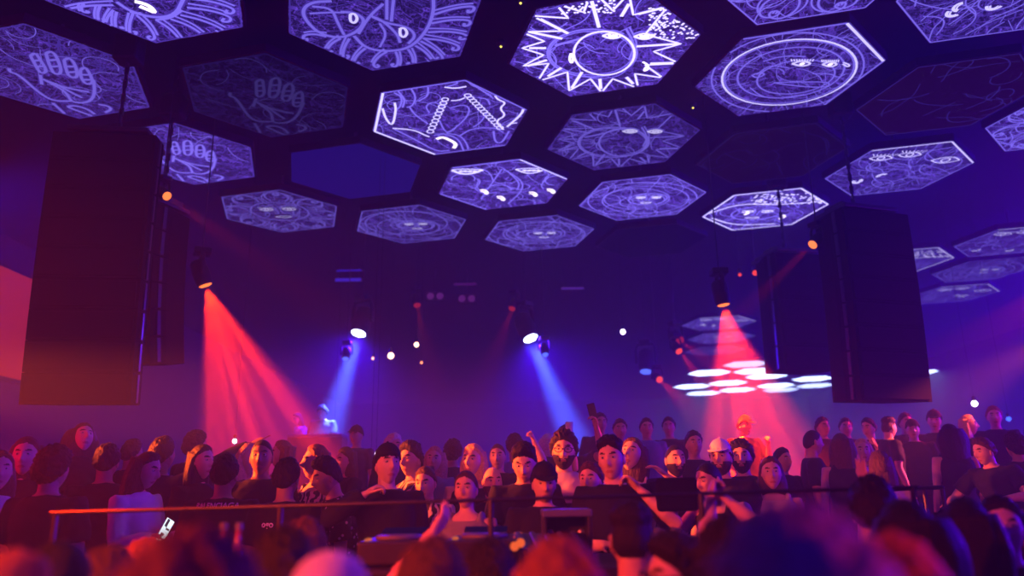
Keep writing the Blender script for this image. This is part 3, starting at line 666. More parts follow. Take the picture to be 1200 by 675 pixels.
# ------------------------------------------------------------------ line array loudspeakers
SPK = mat('speaker black', (0.010, 0.0095, 0.010), 0.85, var=.25, nscale=30, spec=.05)
GRIL = mat('speaker grille', (0.010, 0.0095, 0.010), 0.8, 0, var=.3, nscale=90, spec=.05)
def line_array(top, n, wd, hh, dp, tilt0, dtilt, yaw, label, cables=True, splay=0.0):
    """n wedge cabinets hung under a bumper, bending forwards towards the bottom"""
    t = thing('line_array_loudspeaker', label, 'loudspeaker', top, yaw, 'hanging loudspeaker columns')
    y = 0; z = 0; tilt = tilt0
    b = MB(); b.box((0, 0, .07), (wd * .8, dp * .9, .05), bev=.01)
    for s in (-1, 1): b.box((s * wd * .3, 0, .12), (.05, .3, .08), bev=.008)
    b.build('bumper_frame', METAL, t)
    if cables:
        h_ = thing('chain_hoist', 'rigging chain and hoist of the ' + label.replace('hanging ', '').replace(' lit', '').replace(' and left of', ''), 'chain hoist', top, 0, 'rigging chains')
        b = MB(); zc = .10; q = 0
        while zc < ZC - top.z:          # chain links
            b.tube([(0, 0, zc), (0, 0, zc + .085)], [(.026, .010) if q % 2 else (.010, .026)] * 2, 6); zc += .08; q += 1
        b.build('chain', METAL, h_)
        b = MB(); b.box((0, 0, ZC - top.z - .55), (.26, .2, .3), bev=.03); b.build('hoist', BLACK, h_)
    for i in range(n):
        R = Matrix.Rotation(tilt, 4, 'X')
        M = Matrix.Translation((0, y, z)) @ R
        b = MB()
        fr = wd / 2; bk = wd / 2 * .72
        poly = [(-fr, -dp * .5), (fr, -dp * .5), (fr, -dp * .1), (bk, dp * .5), (-bk, dp * .5), (-fr, -dp * .1)]
        b.prism(poly, -hh + .001, 0, M=M); cab = b.build('cabinet', SPK, t)
        b = MB(); b.box((0, -dp * .5 - .006, -hh / 2), (wd * .94, .012, hh * .84), M=M, bev=.004); b.build('grille', GRIL, cab)
        for s in (-1, 1):
            b = MB(); b.box((s * (fr + .008), -dp * .3, -hh / 2), (.016, .05, hh * .9), M=M, bev=.004); b.build('rigging_bar', METAL, cab)
        e = M @ Vector((0, 0, -hh)); y, z = e.y, e.z
        tilt += dtilt
    return t
line_array(A_(1003, 258, 8.43), 8, .93, .265, .60, -.01, .012, .30, 'big black hanging loudspeaker column at the right')
line_array(A_(137, 172, 6.98), 9, .94, .285, .60, .0, .012, .12, 'big dark red lit hanging loudspeaker column at the left')
line_array(A_(190, 250, 8.19), 6, .42, .29, .55, .0, .03, -.35, 'slim second loudspeaker column behind the big left one')
line_array(A_(921, 305, 10.7), 5, .82, .33, .66, .0, .012, .25, 'second loudspeaker column behind and left of the big right one')

# ------------------------------------------------------------------ trusses (dark, over the stage)
def truss(a, b_, sz, label):
    a, b_ = Vector(a), Vector(b_); d = b_ - a; L = d.length; d.normalize()
    t = thing('lighting_truss', label, 'truss', (a + b_) / 2)
    up = Vector((0, 0, 1)); sd = d.cross(up).normalized(); o = (a + b_) / 2; b = MB()
    for i in (-1, 1):
        for j in (-1, 1):
            e = sd * (i * sz / 2) + up * (j * sz / 2)
            b.tube([a + e - o, b_ + e - o], [.024, .024], 8, cap=False)
    b.build('chord', METAL, t)
    b = MB(); n = int(L / sz)
    for k in range(n):
        p, q = a + d * (L * k / n) - o, a + d * (L * (k + 1) / n) - o; s = 1 if k % 2 else -1
        for e in (sd * sz / 2, -sd * sz / 2): b.tube([p + e + up * (s * sz / 2), q + e - up * (s * sz / 2)], [.012, .012], 6, cap=False)
        for e in (up * sz / 2, -up * sz / 2): b.tube([p + e + sd * (s * sz / 2), q + e - sd * (s * sz / 2)], [.012, .012], 6, cap=False)
    b.build('brace', METAL, t)
    b = MB()
    for k in (.1, .5, .9):
        p = a + d * (L * k) - o; b.tube([p, p + up * (ZC - a.z)], [.015, .015], 6, cap=False)
    b.build('hanging_rod', METAL, t)
# ------------------------------------------------------------------ red lit panel at the left wall
t = thing('glowing_wall_panel', 'glowing orange red panel at the left edge beside the loudspeaker column', 'light panel', (XL + .02, 14.55, 5.05))
b = MB(); b.box((.05, 0, 0), (.10, 2.4, 2.2), bev=.01); b.build('frame', BLACK, t)
b = MB(); b.box((.105, 0, 0), (.02, 2.26, 2.06), bev=.006); b.build('panel', glow('panel glow', (1.0, .04, .0), .34), t)

# ------------------------------------------------------------------ the booth
BOOTH = mat('booth black', (0.02, 0.02, 0.024), .45)
GEAR = mat('gear black', (0.03, 0.03, 0.035), .35)
BLUEG = mat('gear blue grey', (0.10, 0.11, 0.2), .4)
t = thing('dj_booth_counter', 'long black booth counter in front of the DJ, carrying the mixers', 'dj booth', (0, 3.66, 0))
zc = 1.40
b = MB(); b.box((-.42, 0, zc - .03), (3.35, .70, .06), bev=.012); b.build('counter_top', BOOTH, t)
b = MB(); b.box((-.42, -.30, (zc - .06) / 2), (3.27, .05, zc - .06), bev=.006); b.build('front_panel', BOOTH, t)
for s in (-1, 1):
    b = MB(); b.box((-.42 + s * 1.62, .02, (zc - .06) / 2), (.05, .6, zc - .06), bev=.006); b.build('side_panel', BOOTH, t)
ZT = zc
def media_player(x, y, label):
    t = thing('dj_media_player', label, 'dj player', (x, y, ZT), 0, 'players and mixer on the booth')
    b = MB(); b.box((0, 0, .055), (.32, .40, .10), bev=.012); b.build('body', GEAR, t)
    b = MB(); b.lathe([(.10, .105), (.105, .118), (.098, .124), (.02, .125)], 28, M=Matrix.Translation((0, -.06, 0))); b.build('jog_wheel', BLUEG, t, True)
    b = MB(); b.box((0, .14, .118), (.20, .10, .012), M=Matrix.Rotation(.12, 4, 'X'), bev=.003); b.build('screen', glow('player screen', (.05, .06, 1), .03), t)
    for k in range(2):
        b = MB(); b.lathe([(.013, .105), (.012, .113), (.004, .115)], 10, M=Matrix.Translation((-.125, -.15 + k * .045, 0))); b.build('button', glow('player button', (1, .2, .05), .6), t)
    b = MB(); b.box((.135, -.08, .110), (.014, .14, .012), bev=.002); b.build('fader', STEEL, t)
def mixer(x, y, label):
    t = thing('dj_mixer', label, 'dj mixer', (x, y, ZT), 0, 'players and mixer on the booth')
    b = MB(); b.box((0, 0, .055), (.34, .40, .10), bev=.01); b.build('body', GEAR, t)
    for i in range(4):
        for j in range(4):
            b = MB(); b.lathe([(.012, .105), (.010, .127), (.004, .129)], 8, M=Matrix.Translation((-.12 + i * .08, .13 - j * .055, 0))); b.build('knob', BLUEG, t)
    for i in range(4):
        b = MB(); b.box((-.12 + i * .08, -.12, .112), (.022, .012, .016), bev=.002); b.build('fader', STEEL, t)
media_player(-.52, 3.62, 'black media player at the left of the booth, nearest the bottles'); media_player(-.14, 3.62, 'black media player straight left of the mixer')
mixer(.62, 3.62, 'black mixer with rows of knobs right of the ribbed console'); media_player(1.02, 3.62, 'black media player at the right of the mixer')
# ribbed console with slanted light stripes
c = A_(640, 634, 3.5)
t = thing('ribbed_console', 'dark console with slanted bluish ribs in front of the DJ', 'console', (c.x - .02, 3.62, ZT))
b = MB(); b.prism([(-.17, 0), (.17, 0), (.17, .11), (-.17, .05)], -.21, .21, M=Matrix.Rotation(pi / 2, 4, 'Z') @ Matrix.Rotation(pi / 2, 4, 'X')); b.build('body', GEAR, t)
for k in range(6):
    b = MB(); b.tube([(-.165 + k * .064, .13, .115), (-.14 + k * .064, -.165, .062)], [(.013, .006)] * 2, 8); b.build('rib', BLUEG, t)
# raised laptop case with lit knobs
c = A_(664, 596, 3.72)
t = thing('gear_shelf', 'blue topped gear shelf standing on the booth below the DJ', 'gear stand', (c.x, 3.80, ZT))
hz = c.z - ZT
b = MB(); b.box((0, 0, hz - .02), (.235, .20, .035), bev=.008); b.build('shelf_top', BLUEG, t)
for s in (-1, 1):
    b = MB(); b.box((s * .105, 0, (hz - .03) / 2), (.02, .19, hz - .04), bev=.004); b.build('side', GEAR, t)
b = MB(); b.box((0, .07, (hz - .03) / 2), (.19, .02, hz - .05)); b.build('back', GEAR, t)
for s in (-1, 1):
    b = MB(); b.lathe([(.018, 0), (.016, .02), (.006, .024)], 14, M=Matrix.Translation((s * .075, .05, hz * .48)) @ Matrix.Rotation(pi / 2, 4, 'X')); b.build('knob', STEEL, t)
# small orange dome
c = A_(607, 622, 3.75)
t = thing('dome_lamp', 'small orange dome lamp on the booth left of the gear shelf', 'lamp', (c.x, 3.86, ZT))
b = MB(); b.lathe([(.05, 0), (.055, .02), (.055, .05)], 18); b.build('base', GEAR, t)
b = MB(); b.lathe([(.052, .05), (.048, .075), (.034, .10), (.015, .112)], 18); b.build('dome', glow('dome orange', (1, .13, .06), .55), t, True)
for k, (x, y) in enumerate(((603, 640), (610, 636))):
    c = A_(x, y, 3.3)
    t = thing('ring_light_button', ['left orange ring light on the front of the booth', 'right and brighter orange ring light on the front of the booth'][k], 'button light', (c.x, 3.30, c.z), 0, 'orange ring lights')
    b = MB()
    b.lathe([(.010, 0), (.018, .004), (.018, .02), (.010, .024)], 16, M=Matrix.Translation((0, 0, 0)) @ Matrix.Rotation(pi / 2, 4, 'X')); b.build('ring', glow('ring orange', (1, .13, .03), .9), t)
    b = MB(); b.lathe([(.008, 0), (.008, .022)], 10, M=Matrix.Rotation(pi / 2, 4, 'X')); b.build('centre', BLACK, t)
    b = MB(); b.tube([(0, .0, -.01), (0, .02, -(c.z - ZT) + .0)], [.008, .008], 8, cap=False); b.build('stem', GEAR, t)
# booth monitors (black boxes on stands)
def monitor(px0, px1, py0, py1, Y, label):
    a, c_ = A_(px0, py1, Y), A_(px1, py0, Y); wd, h = c_.x - a.x, c_.z - a.z
    t = thing('booth_monitor', label, 'loudspeaker', ((a.x + c_.x) / 2, Y + .2, T1 if Y > 4.1 else 0), 0, 'booth monitors')
    z0 = a.z - (T1 if Y > 4.1 else 0)
    b = MB(); b.box((0, 0, z0 + h / 2), (wd, .36, h), bev=.02); b.build('cabinet', SPK, t)
    b = MB(); b.box((0, .185, z0 + h / 2), (wd * .9, .012, h * .9), bev=.004); b.build('grille', GRIL, t)
    b = MB(); b.tube([(0, 0, 0), (0, 0, z0)], [.03, .03], 10, cap=False); b.lathe([(.2, 0), (.2, .02), (.05, .03)], 16); b.build('stand', METAL, t)
monitor(772, 818, 559, 600, 4.35, 'black monitor box behind the booth, right of the DJ')
# glass barrier with a thin rail along the booth front
t = thing('booth_barrier', 'thin metal rail on posts running along the booth in front of the crowd', 'railing', (0, 3.2, 0))
a, c_ = A_(60, 601, 3.2), A_(1075, 571, 3.2)
zr = lambda x: a.z + (c_.z - a.z) * (x - a.x) / (c_.x - a.x)
b = MB(); b.tube([(a.x, 0, a.z), (c_.x, 0, c_.z)], [.0085, .0085], 10); b.build('rail', METAL, t, True)
for x in (a.x + .02, -.95, -.1, .75, c_.x - .02):
    b = MB(); b.tube([(x, 0, 0), (x, 0, zr(x))], [.012, .012], 8, cap=False); b.lathe([(.05, 0), (.05, .01), (.015, .02)], 12, M=Matrix.Translation((x, 0, 0))); b.build('post', METAL, t)
a, c_ = A_(1062, 574, 5.3), A_(1104, 571, 5.3)
t = thing('side_railing', 'short dark railing in front of the right crowd', 'railing', ((a.x + c_.x) / 2, 5.3, T1))
b = MB(); b.tube([(a.x - (a.x + c_.x) / 2 - .3, 0, a.z - T1), (c_.x - (a.x + c_.x) / 2, 0, c_.z - T1)], [.014, .014], 8); b.build('rail', METAL, t)
for s in (-.42, 0, .12):
    b = MB(); b.tube([(s, 0, 0), (s, 0, a.z - T1)], [.014, .014], 8, cap=False); b.build('post', METAL, t)
# two bottles with orange labels, and glasses
BOT = mat('bottle glass', (.28, .07, .11), .15, spec=.6); LABL = mat('bottle label', (.95, .62, .35), .6)
for k, (x, y) in enumerate(((259, 662), (277, 662))):
    c = A_(x, y, 2.55); c.z -= .06
    t = thing('liquor_bottle', ['left one of two bottles with glowing orange labels, lower left foreground', 'right one of two bottles with glowing orange labels, lower left foreground'][k], 'bottle', c, 0, 'bottles on the tray')
    b = MB(); b.lathe([(.022, 0), (.024, .006), (.0245, .10), (.020, .115), (.010, .135), (.0095, .165), (.011, .168)], 18); b.build('glass', BOT, t, True)
    b = MB(); b.lathe([(.0252, .02), (.0256, .022), (.0256, .085), (.0252, .087)], 18); b.build('label', LABL, t, True)
    b = MB(); b.lathe([(.0115, .166), (.012, .168), (.012, .185), (.009, .188)], 12); b.build('cap', STEEL, t)
c = A_(268, 662, 2.55); c.z -= .06
t = thing('bottle_table', 'small dark high table carrying the two bottles', 'table', (c.x, c.y, 0))
b = MB(); b.lathe([(.13, c.z - .02), (.135, c.z - .01), (.13, c.z)], 24); b.build('table_top', BOOTH, t)
b = MB(); b.tube([(0, 0, 0), (0, 0, c.z - .02)], [.025, .025], 10, cap=False); b.lathe([(.16, 0), (.16, .015), (.04, .03)], 20); b.build('stand', METAL, t)
# dj desk on the back stage
c = A_(372, 511, 12.9)
t = thing('stage_desk', 'blue edged desk on the back stage under the left blue beam', 'table', (c.x, 12.95, T4))
h = max(.7, c.z - T4)
b = MB(); b.box((0, 0, h), (.9, .5, .05), bev=.01); b.build('desk_top', BLUEG, t)
for s in (-1, 1):
    b = MB(); b.box((s * .42, 0, h / 2), (.06, .45, h - .04), bev=.01); b.build('leg', GEAR, t)
b = MB(); b.box((0, -.2, h / 2), (.80, .03, h - .06)); b.build('front_panel', BOOTH, t)
c2 = A_(384, 505, 12.95)
# small bar with bottles at the right
t = thing('bar_counter', 'small dark bar counter with bottles at the right edge behind the side railing', 'bar', (5.95, 8.62, T3))
b = MB(); b.box((0, 0, .86), (1.0, .26, .04), bev=.008); b.build('counter_top', BOOTH, t)
b = MB(); b.box((0, -.09, .42), (.94, .03, .84), bev=.004); b.build('front_panel', BOOTH, t)
for s in (-1, 1):
    b = MB(); b.box((s * .46, .02, .42), (.03, .2, .84), bev=.004); b.build('side_panel', BOOTH, t)
BG = mat('bar bottle', (.55, .45, .5), .12, spec=.8)
for k, (x, h, lab) in enumerate(((-.38, .24, 'leftmost bottle on the right bar'), (-.22, .30, 'second bottle on the right bar, the tallest'), (-.02, .22, 'squat bottle in the middle of the right bar'), (.16, .27, 'fourth bottle from the left on the right bar'), (.36, .25, 'rightmost bottle on the right bar'))):
    t = thing('bottle', lab, 'bottle', (5.95 + x, 8.58, T3 + .88), 0, 'bottles on the bar')
    b = MB(); b.lathe([(.034, 0), (.037, .006), (.037, h * .55), (.028, h * .66), (.013, h * .78), (.012, h * .95), (.014, h * .96)], 14); b.build('glass', BG, t, True)
    b = MB(); b.lathe([(.015, h * .955), (.015, h), (.011, h * 1.01)], 10); b.build('cap', STEEL, t)
# ------------------------------------------------------------------ people
def V3(*a): return Vector(a)
def head_point(d):
    """point of the head surface in direction d (head faces -Y, centre at the origin)"""
    x, y, z = d
    X, Y, Z = .074 * x, .096 * y, .122 * z
    if z < 0: X *= 1 - .30 * min(1, -z) ** 1.6
    if y > 0 and z < -.25: Y *= 1 - .55 * min(1, (-z - .25) / .6)
    if z > .3: X *= 1 + .05 * (z - .3)
    if y < 0:
        Y *= .95 - .04 * max(0, -z)
        fr = -y
        Y -= fr * .024 * exp(-((X / .0125) ** 2) - ((Z + .014) / .017) ** 2)
        Y -= fr * .010 * exp(-((X / .009) ** 2) - ((Z - .012) / .026) ** 2)
        Y -= fr * .007 * exp(-((abs(X) - .012) / .006) ** 2 - ((Z + .024) / .008) ** 2)
        Y += fr * .011 * exp(-(((abs(X) - .031) / .017) ** 2) - ((Z - .020) / .013) ** 2)
        Y -= fr * .006 * exp(-(((abs(X) - .028) / .026) ** 2) - ((Z - .043) / .010) ** 2)
        Y -= fr * .008 * exp(-((X / .022) ** 2) - ((Z + .060) / .011) ** 2)
        Y += fr * .006 * exp(-((X / .024) ** 2) - ((Z + .059) / .0035) ** 2)
        Y -= fr * .011 * exp(-((X / .024) ** 2) - ((Z + .098) / .017) ** 2)
        Y -= fr * .004 * exp(-(((abs(X) - .045) / .018) ** 2) - ((Z + .012) / .02) ** 2)
    return Vector((X, Y, Z))
def head_grid(nu=72, nv=58):
    ds = []; fs = []
    for j in range(nv + 1):
        ph = pi * j / nv
        for i in range(nu):
            th = 2 * pi * i / nu
            ds.append((sin(ph) * sin(th), -sin(ph) * cos(th), cos(ph)))
    for j in range(nv):
        for i in range(nu):
            fs.append((j * nu + i, (j + 1) * nu + i, (j + 1) * nu + (i + 1) % nu, j * nu + (i + 1) % nu))
    return ds, fs
HD, HF = head_grid()
HP = [head_point(d) for d in HD]
def head_into(b, M):
    """skin=0, eye white=1, pupil=2, lip=3, brow=4"""
    vs = [M @ p for p in HP]; k = len(b.v); b.v += [tuple(v) for v in vs]
    for f in HF:
        c = sum((HP[i] for i in f), Vector()) / 4; mi = 0
        if c.y < -.05:
            if abs(c.x) < .024 and abs(c.z + .060) < .0105 * (1 - abs(c.x) / .04): mi = 3
            if .012 < abs(c.x) < .050 and abs(c.z - .045 + .10 * (abs(c.x) - .034) ** 2 / .03) < .0036: mi = 4
        b.f.append(tuple(i + k for i in f)); b.m.append(mi)
    for s in (-1, 1):
        e = Matrix.Translation((s * .031, -.0690, .020))
        for rr, col, off in ((.0125, 1, 0), (.0062, 2, -.0082)):
            vv = []; ff = []
            for j in range(7):
                for i in range(10): vv.append(M @ (e @ Vector((rr * sin(pi * j / 6) * cos(i * pi / 5), off + rr * sin(pi * j / 6) * sin(i * pi / 5), .8 * rr * cos(pi * j / 6)))))
            for j in range(6):
                for i in range(10): ff.append((j * 10 + i, (j + 1) * 10 + i, (j + 1) * 10 + (i + 1) % 10, j * 10 + (i + 1) % 10))
            b.add(vv, ff, col)
        vv = []; ff = []                        # ear
        for j in range(9):
            for i in range(12):
                a, p = 2 * pi * i / 12, pi * j / 8
                q = Vector((.011 * sin(p) * cos(a), .021 * sin(p) * sin(a) + .006 * cos(p), .034 * cos(p)))
                if q.x * s > 0: q.x -= s * .006 * exp(-((q.y / .012) ** 2) - (q.z / .018) ** 2)
                vv.append(M @ (q + Vector((s * .073, .012, -.004))))
        for j in range(8):
            for i in range(12): ff.append((j * 12 + i, (j + 1) * 12 + i, (j + 1) * 12 + (i + 1) % 12, j * 12 + (i + 1) % 12))
        b.add(vv, ff, 0)
def remeshed(b, vox, smooth=3):
    me = b.mesh('tmp'); o = bpy.data.objects.new('tmp', me); COL.objects.link(o)
    md = o.modifiers.new('r', 'REMESH'); md.mode = 'VOXEL'; md.voxel_size = vox
    dg = bpy.context.evaluated_depsgraph_get()
    m2 = bpy.data.meshes.new_from_object(o.evaluated_get(dg))
    bpy.data.objects.remove(o); bpy.data.meshes.remove(me)
    bm = bmesh.new(); bm.from_mesh(m2)
    for _ in range(smooth): bmesh.ops.smooth_vert(bm, verts=bm.verts[:], factor=.5, use_axis_x=True, use_axis_y=True, use_axis_z=True)
    bm.to_mesh(m2); bm.free()
    for p in m2.polygons: p.use_smooth = True
    return m2

TORSO = [(.86, .150, .100, 0), (.95, .172, .118, 0), (1.05, .160, .110, 0), (1.14, .152, .104, -.004), (1.26, .168, .116, -.006), (1.36, .180, .118, 0), (1.43, .168, .100, .008), (1.475, .125, .080, .014), (1.505, .075, .066, .014)]
FEM = {.86: (1.02, 1), .95: (1.02, 1), 1.05: (.92, .95), 1.14: (.85, .9), 1.26: (.88, 1.08), 1.36: (.90, 1.05), 1.43: (.88, .95), 1.475: (.85, .9), 1.505: (.8, .85)}
class Pose:
    def __init__(s, lean=(0, 0), twist=0, head=(0, 0, 0), arms=None, hands=('relax', 'relax'), female=False, fine=False):
        s.lean, s.twist, s.head, s.hands, s.fem, s.fine = lean, twist, head, hands, female, fine
        dflt = {-1: ((-.14, .03, -1), (-.05, -.28, -1)), 1: ((.14, .03, -1), (.05, -.28, -1))}
        s.arms = {k: (arms or {}).get(k, dflt[k]) for k in (-1, 1)}
    def T(s, p):
        """bends the trunk above the hips"""
        p = Vector(p)
        t = max(0, min(1, (p.z - .95) / .45))
        if p.z <= .95: return p
        R = Matrix.Rotation(s.twist * t, 4, 'Z') @ Matrix.Rotation(s.lean[0] * (.35 + .65 * t) * t ** .3, 4, 'X') @ Matrix.Rotation(s.lean[1] * (.35 + .65 * t) * t ** .3, 4, 'Y')
        return R @ (p - Vector((0, 0, .95))) + Vector((0, 0, .95))
    def rings(s, infl=0.0):
        out = []
        for z, w, d, y in TORSO:
            k = FEM[z] if s.fem else (1, 1); out.append((z, w * k[0] + infl, d * k[1] + infl, y))
        return out
    def shoulder(s, sd): return s.T((sd * (.172 if s.fem else .19), .010, 1.435))
    def headM(s):
        n = s.T((0, .004, 1.52))
        t = Matrix.Rotation(s.twist, 4, 'Z') @ Matrix.Rotation(s.lean[0] * .5, 4, 'X') @ Matrix.Rotation(s.lean[1] * .5, 4, 'Y')
        R = Matrix.Rotation(s.head[0], 4, 'Z') @ Matrix.Rotation(s.head[1], 4, 'X') @ Matrix.Rotation(s.head[2], 4, 'Y')
        return Matrix.Translation(n) @ t @ R @ Matrix.Translation((0, -.014, .126))
    def arm_pts(s, sd):
        a = s.shoulder(sd); u, f = s.arms[sd]
        rt = Matrix.Rotation(s.twist, 3, 'Z')
        u = rt @ Vector(u).normalized(); f = rt @ Vector(f).normalized()
        e = a + u * .29; w_ = e + f * .255
        return a, e, w_, u, f
def hand_into(b, w_, d, n, sd, kind):
    d = d.normalized(); n = (n - d * n.dot(d)).normalized(); sv = d.cross(n)
    b.tube([w_ - d * .01, w_ + d * .03, w_ + d * .065, w_ + d * .092], [(.026, .019), (.036, .018), (.043, .016), (.041, .012)], 12, ref=n)
    curl = {'relax': (.35, .4, .35), 'fist': (1.45, 1.7, 1.0), 'open': (.08, .1, .08), 'hold': (.75, .9, .6), 'point': (1.4, 1.6, 1.0)}[kind]
    ts = 1 if sd > 0 else -1
    # thumb side = ts * sv
    for k, (o, L) in enumerate(((.032, .072), (.011, .080), (-.011, .075), (-.031, .058))):
        cu = curl if not (kind == 'point' and k == 0) else (.05, .05, .05)
        p = w_ + d * (.088 - .004 * abs(k - 1)) + sv * (ts * o); an = 0; pts = [p - d * .02]; pts.append(p)
        spread = ts * (1.5 - k) * (.07 if kind in ('open', 'relax') else .0)
        for c_, fr in zip(cu, (.46, .30, .24)):
            an += c_; dd = (d * cos(an) + n * sin(an) + sv * spread * cos(an)).normalized(); p = p + dd * (L * fr); pts.append(p)
        b.tube(pts, [.0092, .0092, .0088, .008, .007], 8)
    base = w_ + d * .028 + sv * (ts * .026) + n * .004
    if kind in ('fist', 'point'): dirs = [(d * .7 + sv * ts * .5 + n * .5), (d * .5 - sv * ts * .3 + n * .75), (-sv * ts * .9 + d * .2 + n * .3)]
    else: dirs = [(d * .6 + sv * ts * .8 + n * .2), (d * .85 + sv * ts * .5 + n * .25), (d * .95 + sv * ts * .25 + n * .3)]
    pts = [base - sv * (ts * .012), base]; p = base
    for q, L in zip(dirs, (.036, .030, .024)): p = p + q.normalized() * L; pts.append(p)
    b.tube(pts, [.012, .0125, .0105, .0095, .008], 8)
def palm_normal(P, sd, f, given):
    if given is not None: return Vector(given)
    v = Vector((-sd, -.3, 0)) if abs(f.z) > .6 else Vector((-sd * .2, 0, -1))
    return v
def build_body(P, vox):
    b = MB()
    rg = P.rings()
    pts = [P.T((0, y, z)) for z, w_, d, y in rg]
    torso_tube(b, P, rg)
    nk = P.T((0, .012, 1.47)); hm = P.headM(); hc = hm @ Vector((0, .022, -.03))
    k = .86 if P.fem else 1
    b.tube([nk, nk.lerp(hc, .45), hc], [(.064 * k, .06 * k), (.055 * k, .055 * k), (.055 * k, .055 * k)], 14)
    for sd in (-1, 1):
        a, e, w_, u, f = P.arm_pts(sd); k = .82 if P.fem else 1
        ins = P.T((sd * .10, .010, 1.42))
        b.tube([ins, a, a + u * .10, a + u * .20, e, e + f * .07, e + f * .16, w_], [(.06 * k, .06 * k), (.058 * k, .058 * k), (.052 * k, .052 * k), (.047 * k, .047 * k), (.040 * k, .040 * k), (.044 * k, .044 * k), (.036 * k, .036 * k), (.027 * k, .024 * k)], 12)
        hand_into(b, w_, f, palm_normal(P, sd, f, None), sd, P.hands[0 if sd < 0 else 1])
        h = Vector((sd * .09, 0, .90)); kn = Vector((sd * .105, -.015, .50)); an = Vector((sd * .11, .02, .09))
        b.tube([h, h.lerp(kn, .4), kn, kn.lerp(an, .35), an], [(.092, .095), (.082, .085), (.056, .058), (.056, .06), (.038, .04)], 12)
        b.tube([an + Vector((0, .03, -.03)), an + Vector((sd * .01, -.07, -.055)), an + Vector((sd * .015, -.15, -.068))], [(.035, .035), (.042, .026), (.036, .016)], 10)
    me = remeshed(b, vox, 2)
    b2 = MB(); b2.v = [tuple(v.co) for v in me.vertices]; b2.f = [tuple(p.vertices) for p in me.polygons]; b2.m = [0] * len(b2.f)
    head_into(b2, hm)
    bpy.data.meshes.remove(me)
    return b2.mesh('body', True)
def torso_tube(b, P, rg, n=22, cap=True):
    vs = []; fs = []
    for z, w_, d, y in rg:
        for k in range(n):
            a = 2 * pi * k / n; cx, cy_ = cos(a), sin(a)
            sx = abs(cx) ** .8 * (1 if cx > 0 else -1); sy = abs(cy_) ** .9 * (1 if cy_ > 0 else -1)
            px_, py_ = w_ * sx, d * sy + y
            if P.fem and cy_ < 0 and 1.2 < z < 1.34: py_ -= .03 * exp(-((abs(px_) - .075) / .05) ** 2)
            vs.append(P.T((px_, py_, z)))
    m = len(rg)
    for i in range(m - 1):
        for k in range(n): fs.append((i * n + k, i * n + (k + 1) % n, (i + 1) * n + (k + 1) % n, (i + 1) * n + k))
    fs.append(tuple(range(n - 1, -1, -1))); fs.append(tuple((m - 1) * n + k for k in range(n)))
    b.add(vs, fs)
def fold(me, amp, sc_):
    me.update()
    ns = [v.normal.copy() for v in me.vertices]
    for v, n_ in zip(me.vertices, ns):
        v.co += n_ * (amp * noise.noise(v.co * sc_) + amp * .6 * noise.noise(v.co * sc_ * 2.3))
    me.update()
def build_shirt(P, sleeve):
    b = MB(); rg = [r for r in P.rings(.014)]
    rg[0] = (.82, rg[0][1] + .022, rg[0][2] + .022, 0); rg[1] = (rg[1][0], rg[1][1] + .008, rg[1][2] + .010, rg[1][3])
    if sleeve == 'none': rg = rg[:7]; rg.append((1.45, rg[-1][1] * .72, rg[-1][2] * .95, .01))
    torso_tube(b, P, rg)
    for sd in (-1, 1):
        if sleeve == 'none':
            a = P.T((sd * .10, .01, 1.40)); c = P.T((sd * .105, .012, 1.485)); b.tube([a, c], [(.032, .085), (.026, .07)], 12); continue
        a, e, w_, u, f = P.arm_pts(sd); k = .82 if P.fem else 1; g = .016
        ins = P.T((sd * .08, .010, 1.41))
        if sleeve == 'short': b.tube([ins, a, a + u * .10, a + u * .20], [.066 * k + g, .060 * k + g, .056 * k + g, .056 * k + g + .006], 14, cap=False)
        else: b.tube([ins, a, a + u * .12, a + u * .22, e, e + f * .07, e + f * .15, w_ - f * .01], [.066 * k + g, .060 * k + g, .052 * k + g, .048 * k + g, .044 * k + g, .046 * k + g, .040 * k + g, .034 * k + g * .8], 14, cap=False)
    me = remeshed(b, .013, 3); fold(me, .006, 14); return me
def build_trousers(P):
    b = MB(); rg = P.rings(.004)
    torso_tube(b, P, [(.80, .12, .09, 0)] + [(z, w_, d, y) for z, w_, d, y in rg[:2]])
    for sd in (-1, 1):
        h = Vector((sd * .09, 0, .90)); kn = Vector((sd * .105, -.015, .50)); an = Vector((sd * .11, .02, .07))
        b.tube([h, h.lerp(kn, .4), kn, kn.lerp(an, .5), an], [(.104, .106), (.095, .098), (.072, .074), (.062, .066), (.058, .062)], 12, cap=False)
    me = remeshed(b, .018, 3); fold(me, .005, 12); return me
def build_shoe(sd):
    b = MB(); a = Vector((sd * .11, .02, 0))
    b.tube([a + V3(0, .045, .05), a + V3(0, -.02, .055), a + V3(sd * .01, -.10, .042), a + V3(sd * .015, -.19, .032)], [(.042, .047), (.045, .052), (.047, .040), (.038, .028)], 12)
    b.box(a + V3(sd * .008, -.07, .012), (.096, .30, .024), bev=.01)
    return remeshed(b, .012, 1)

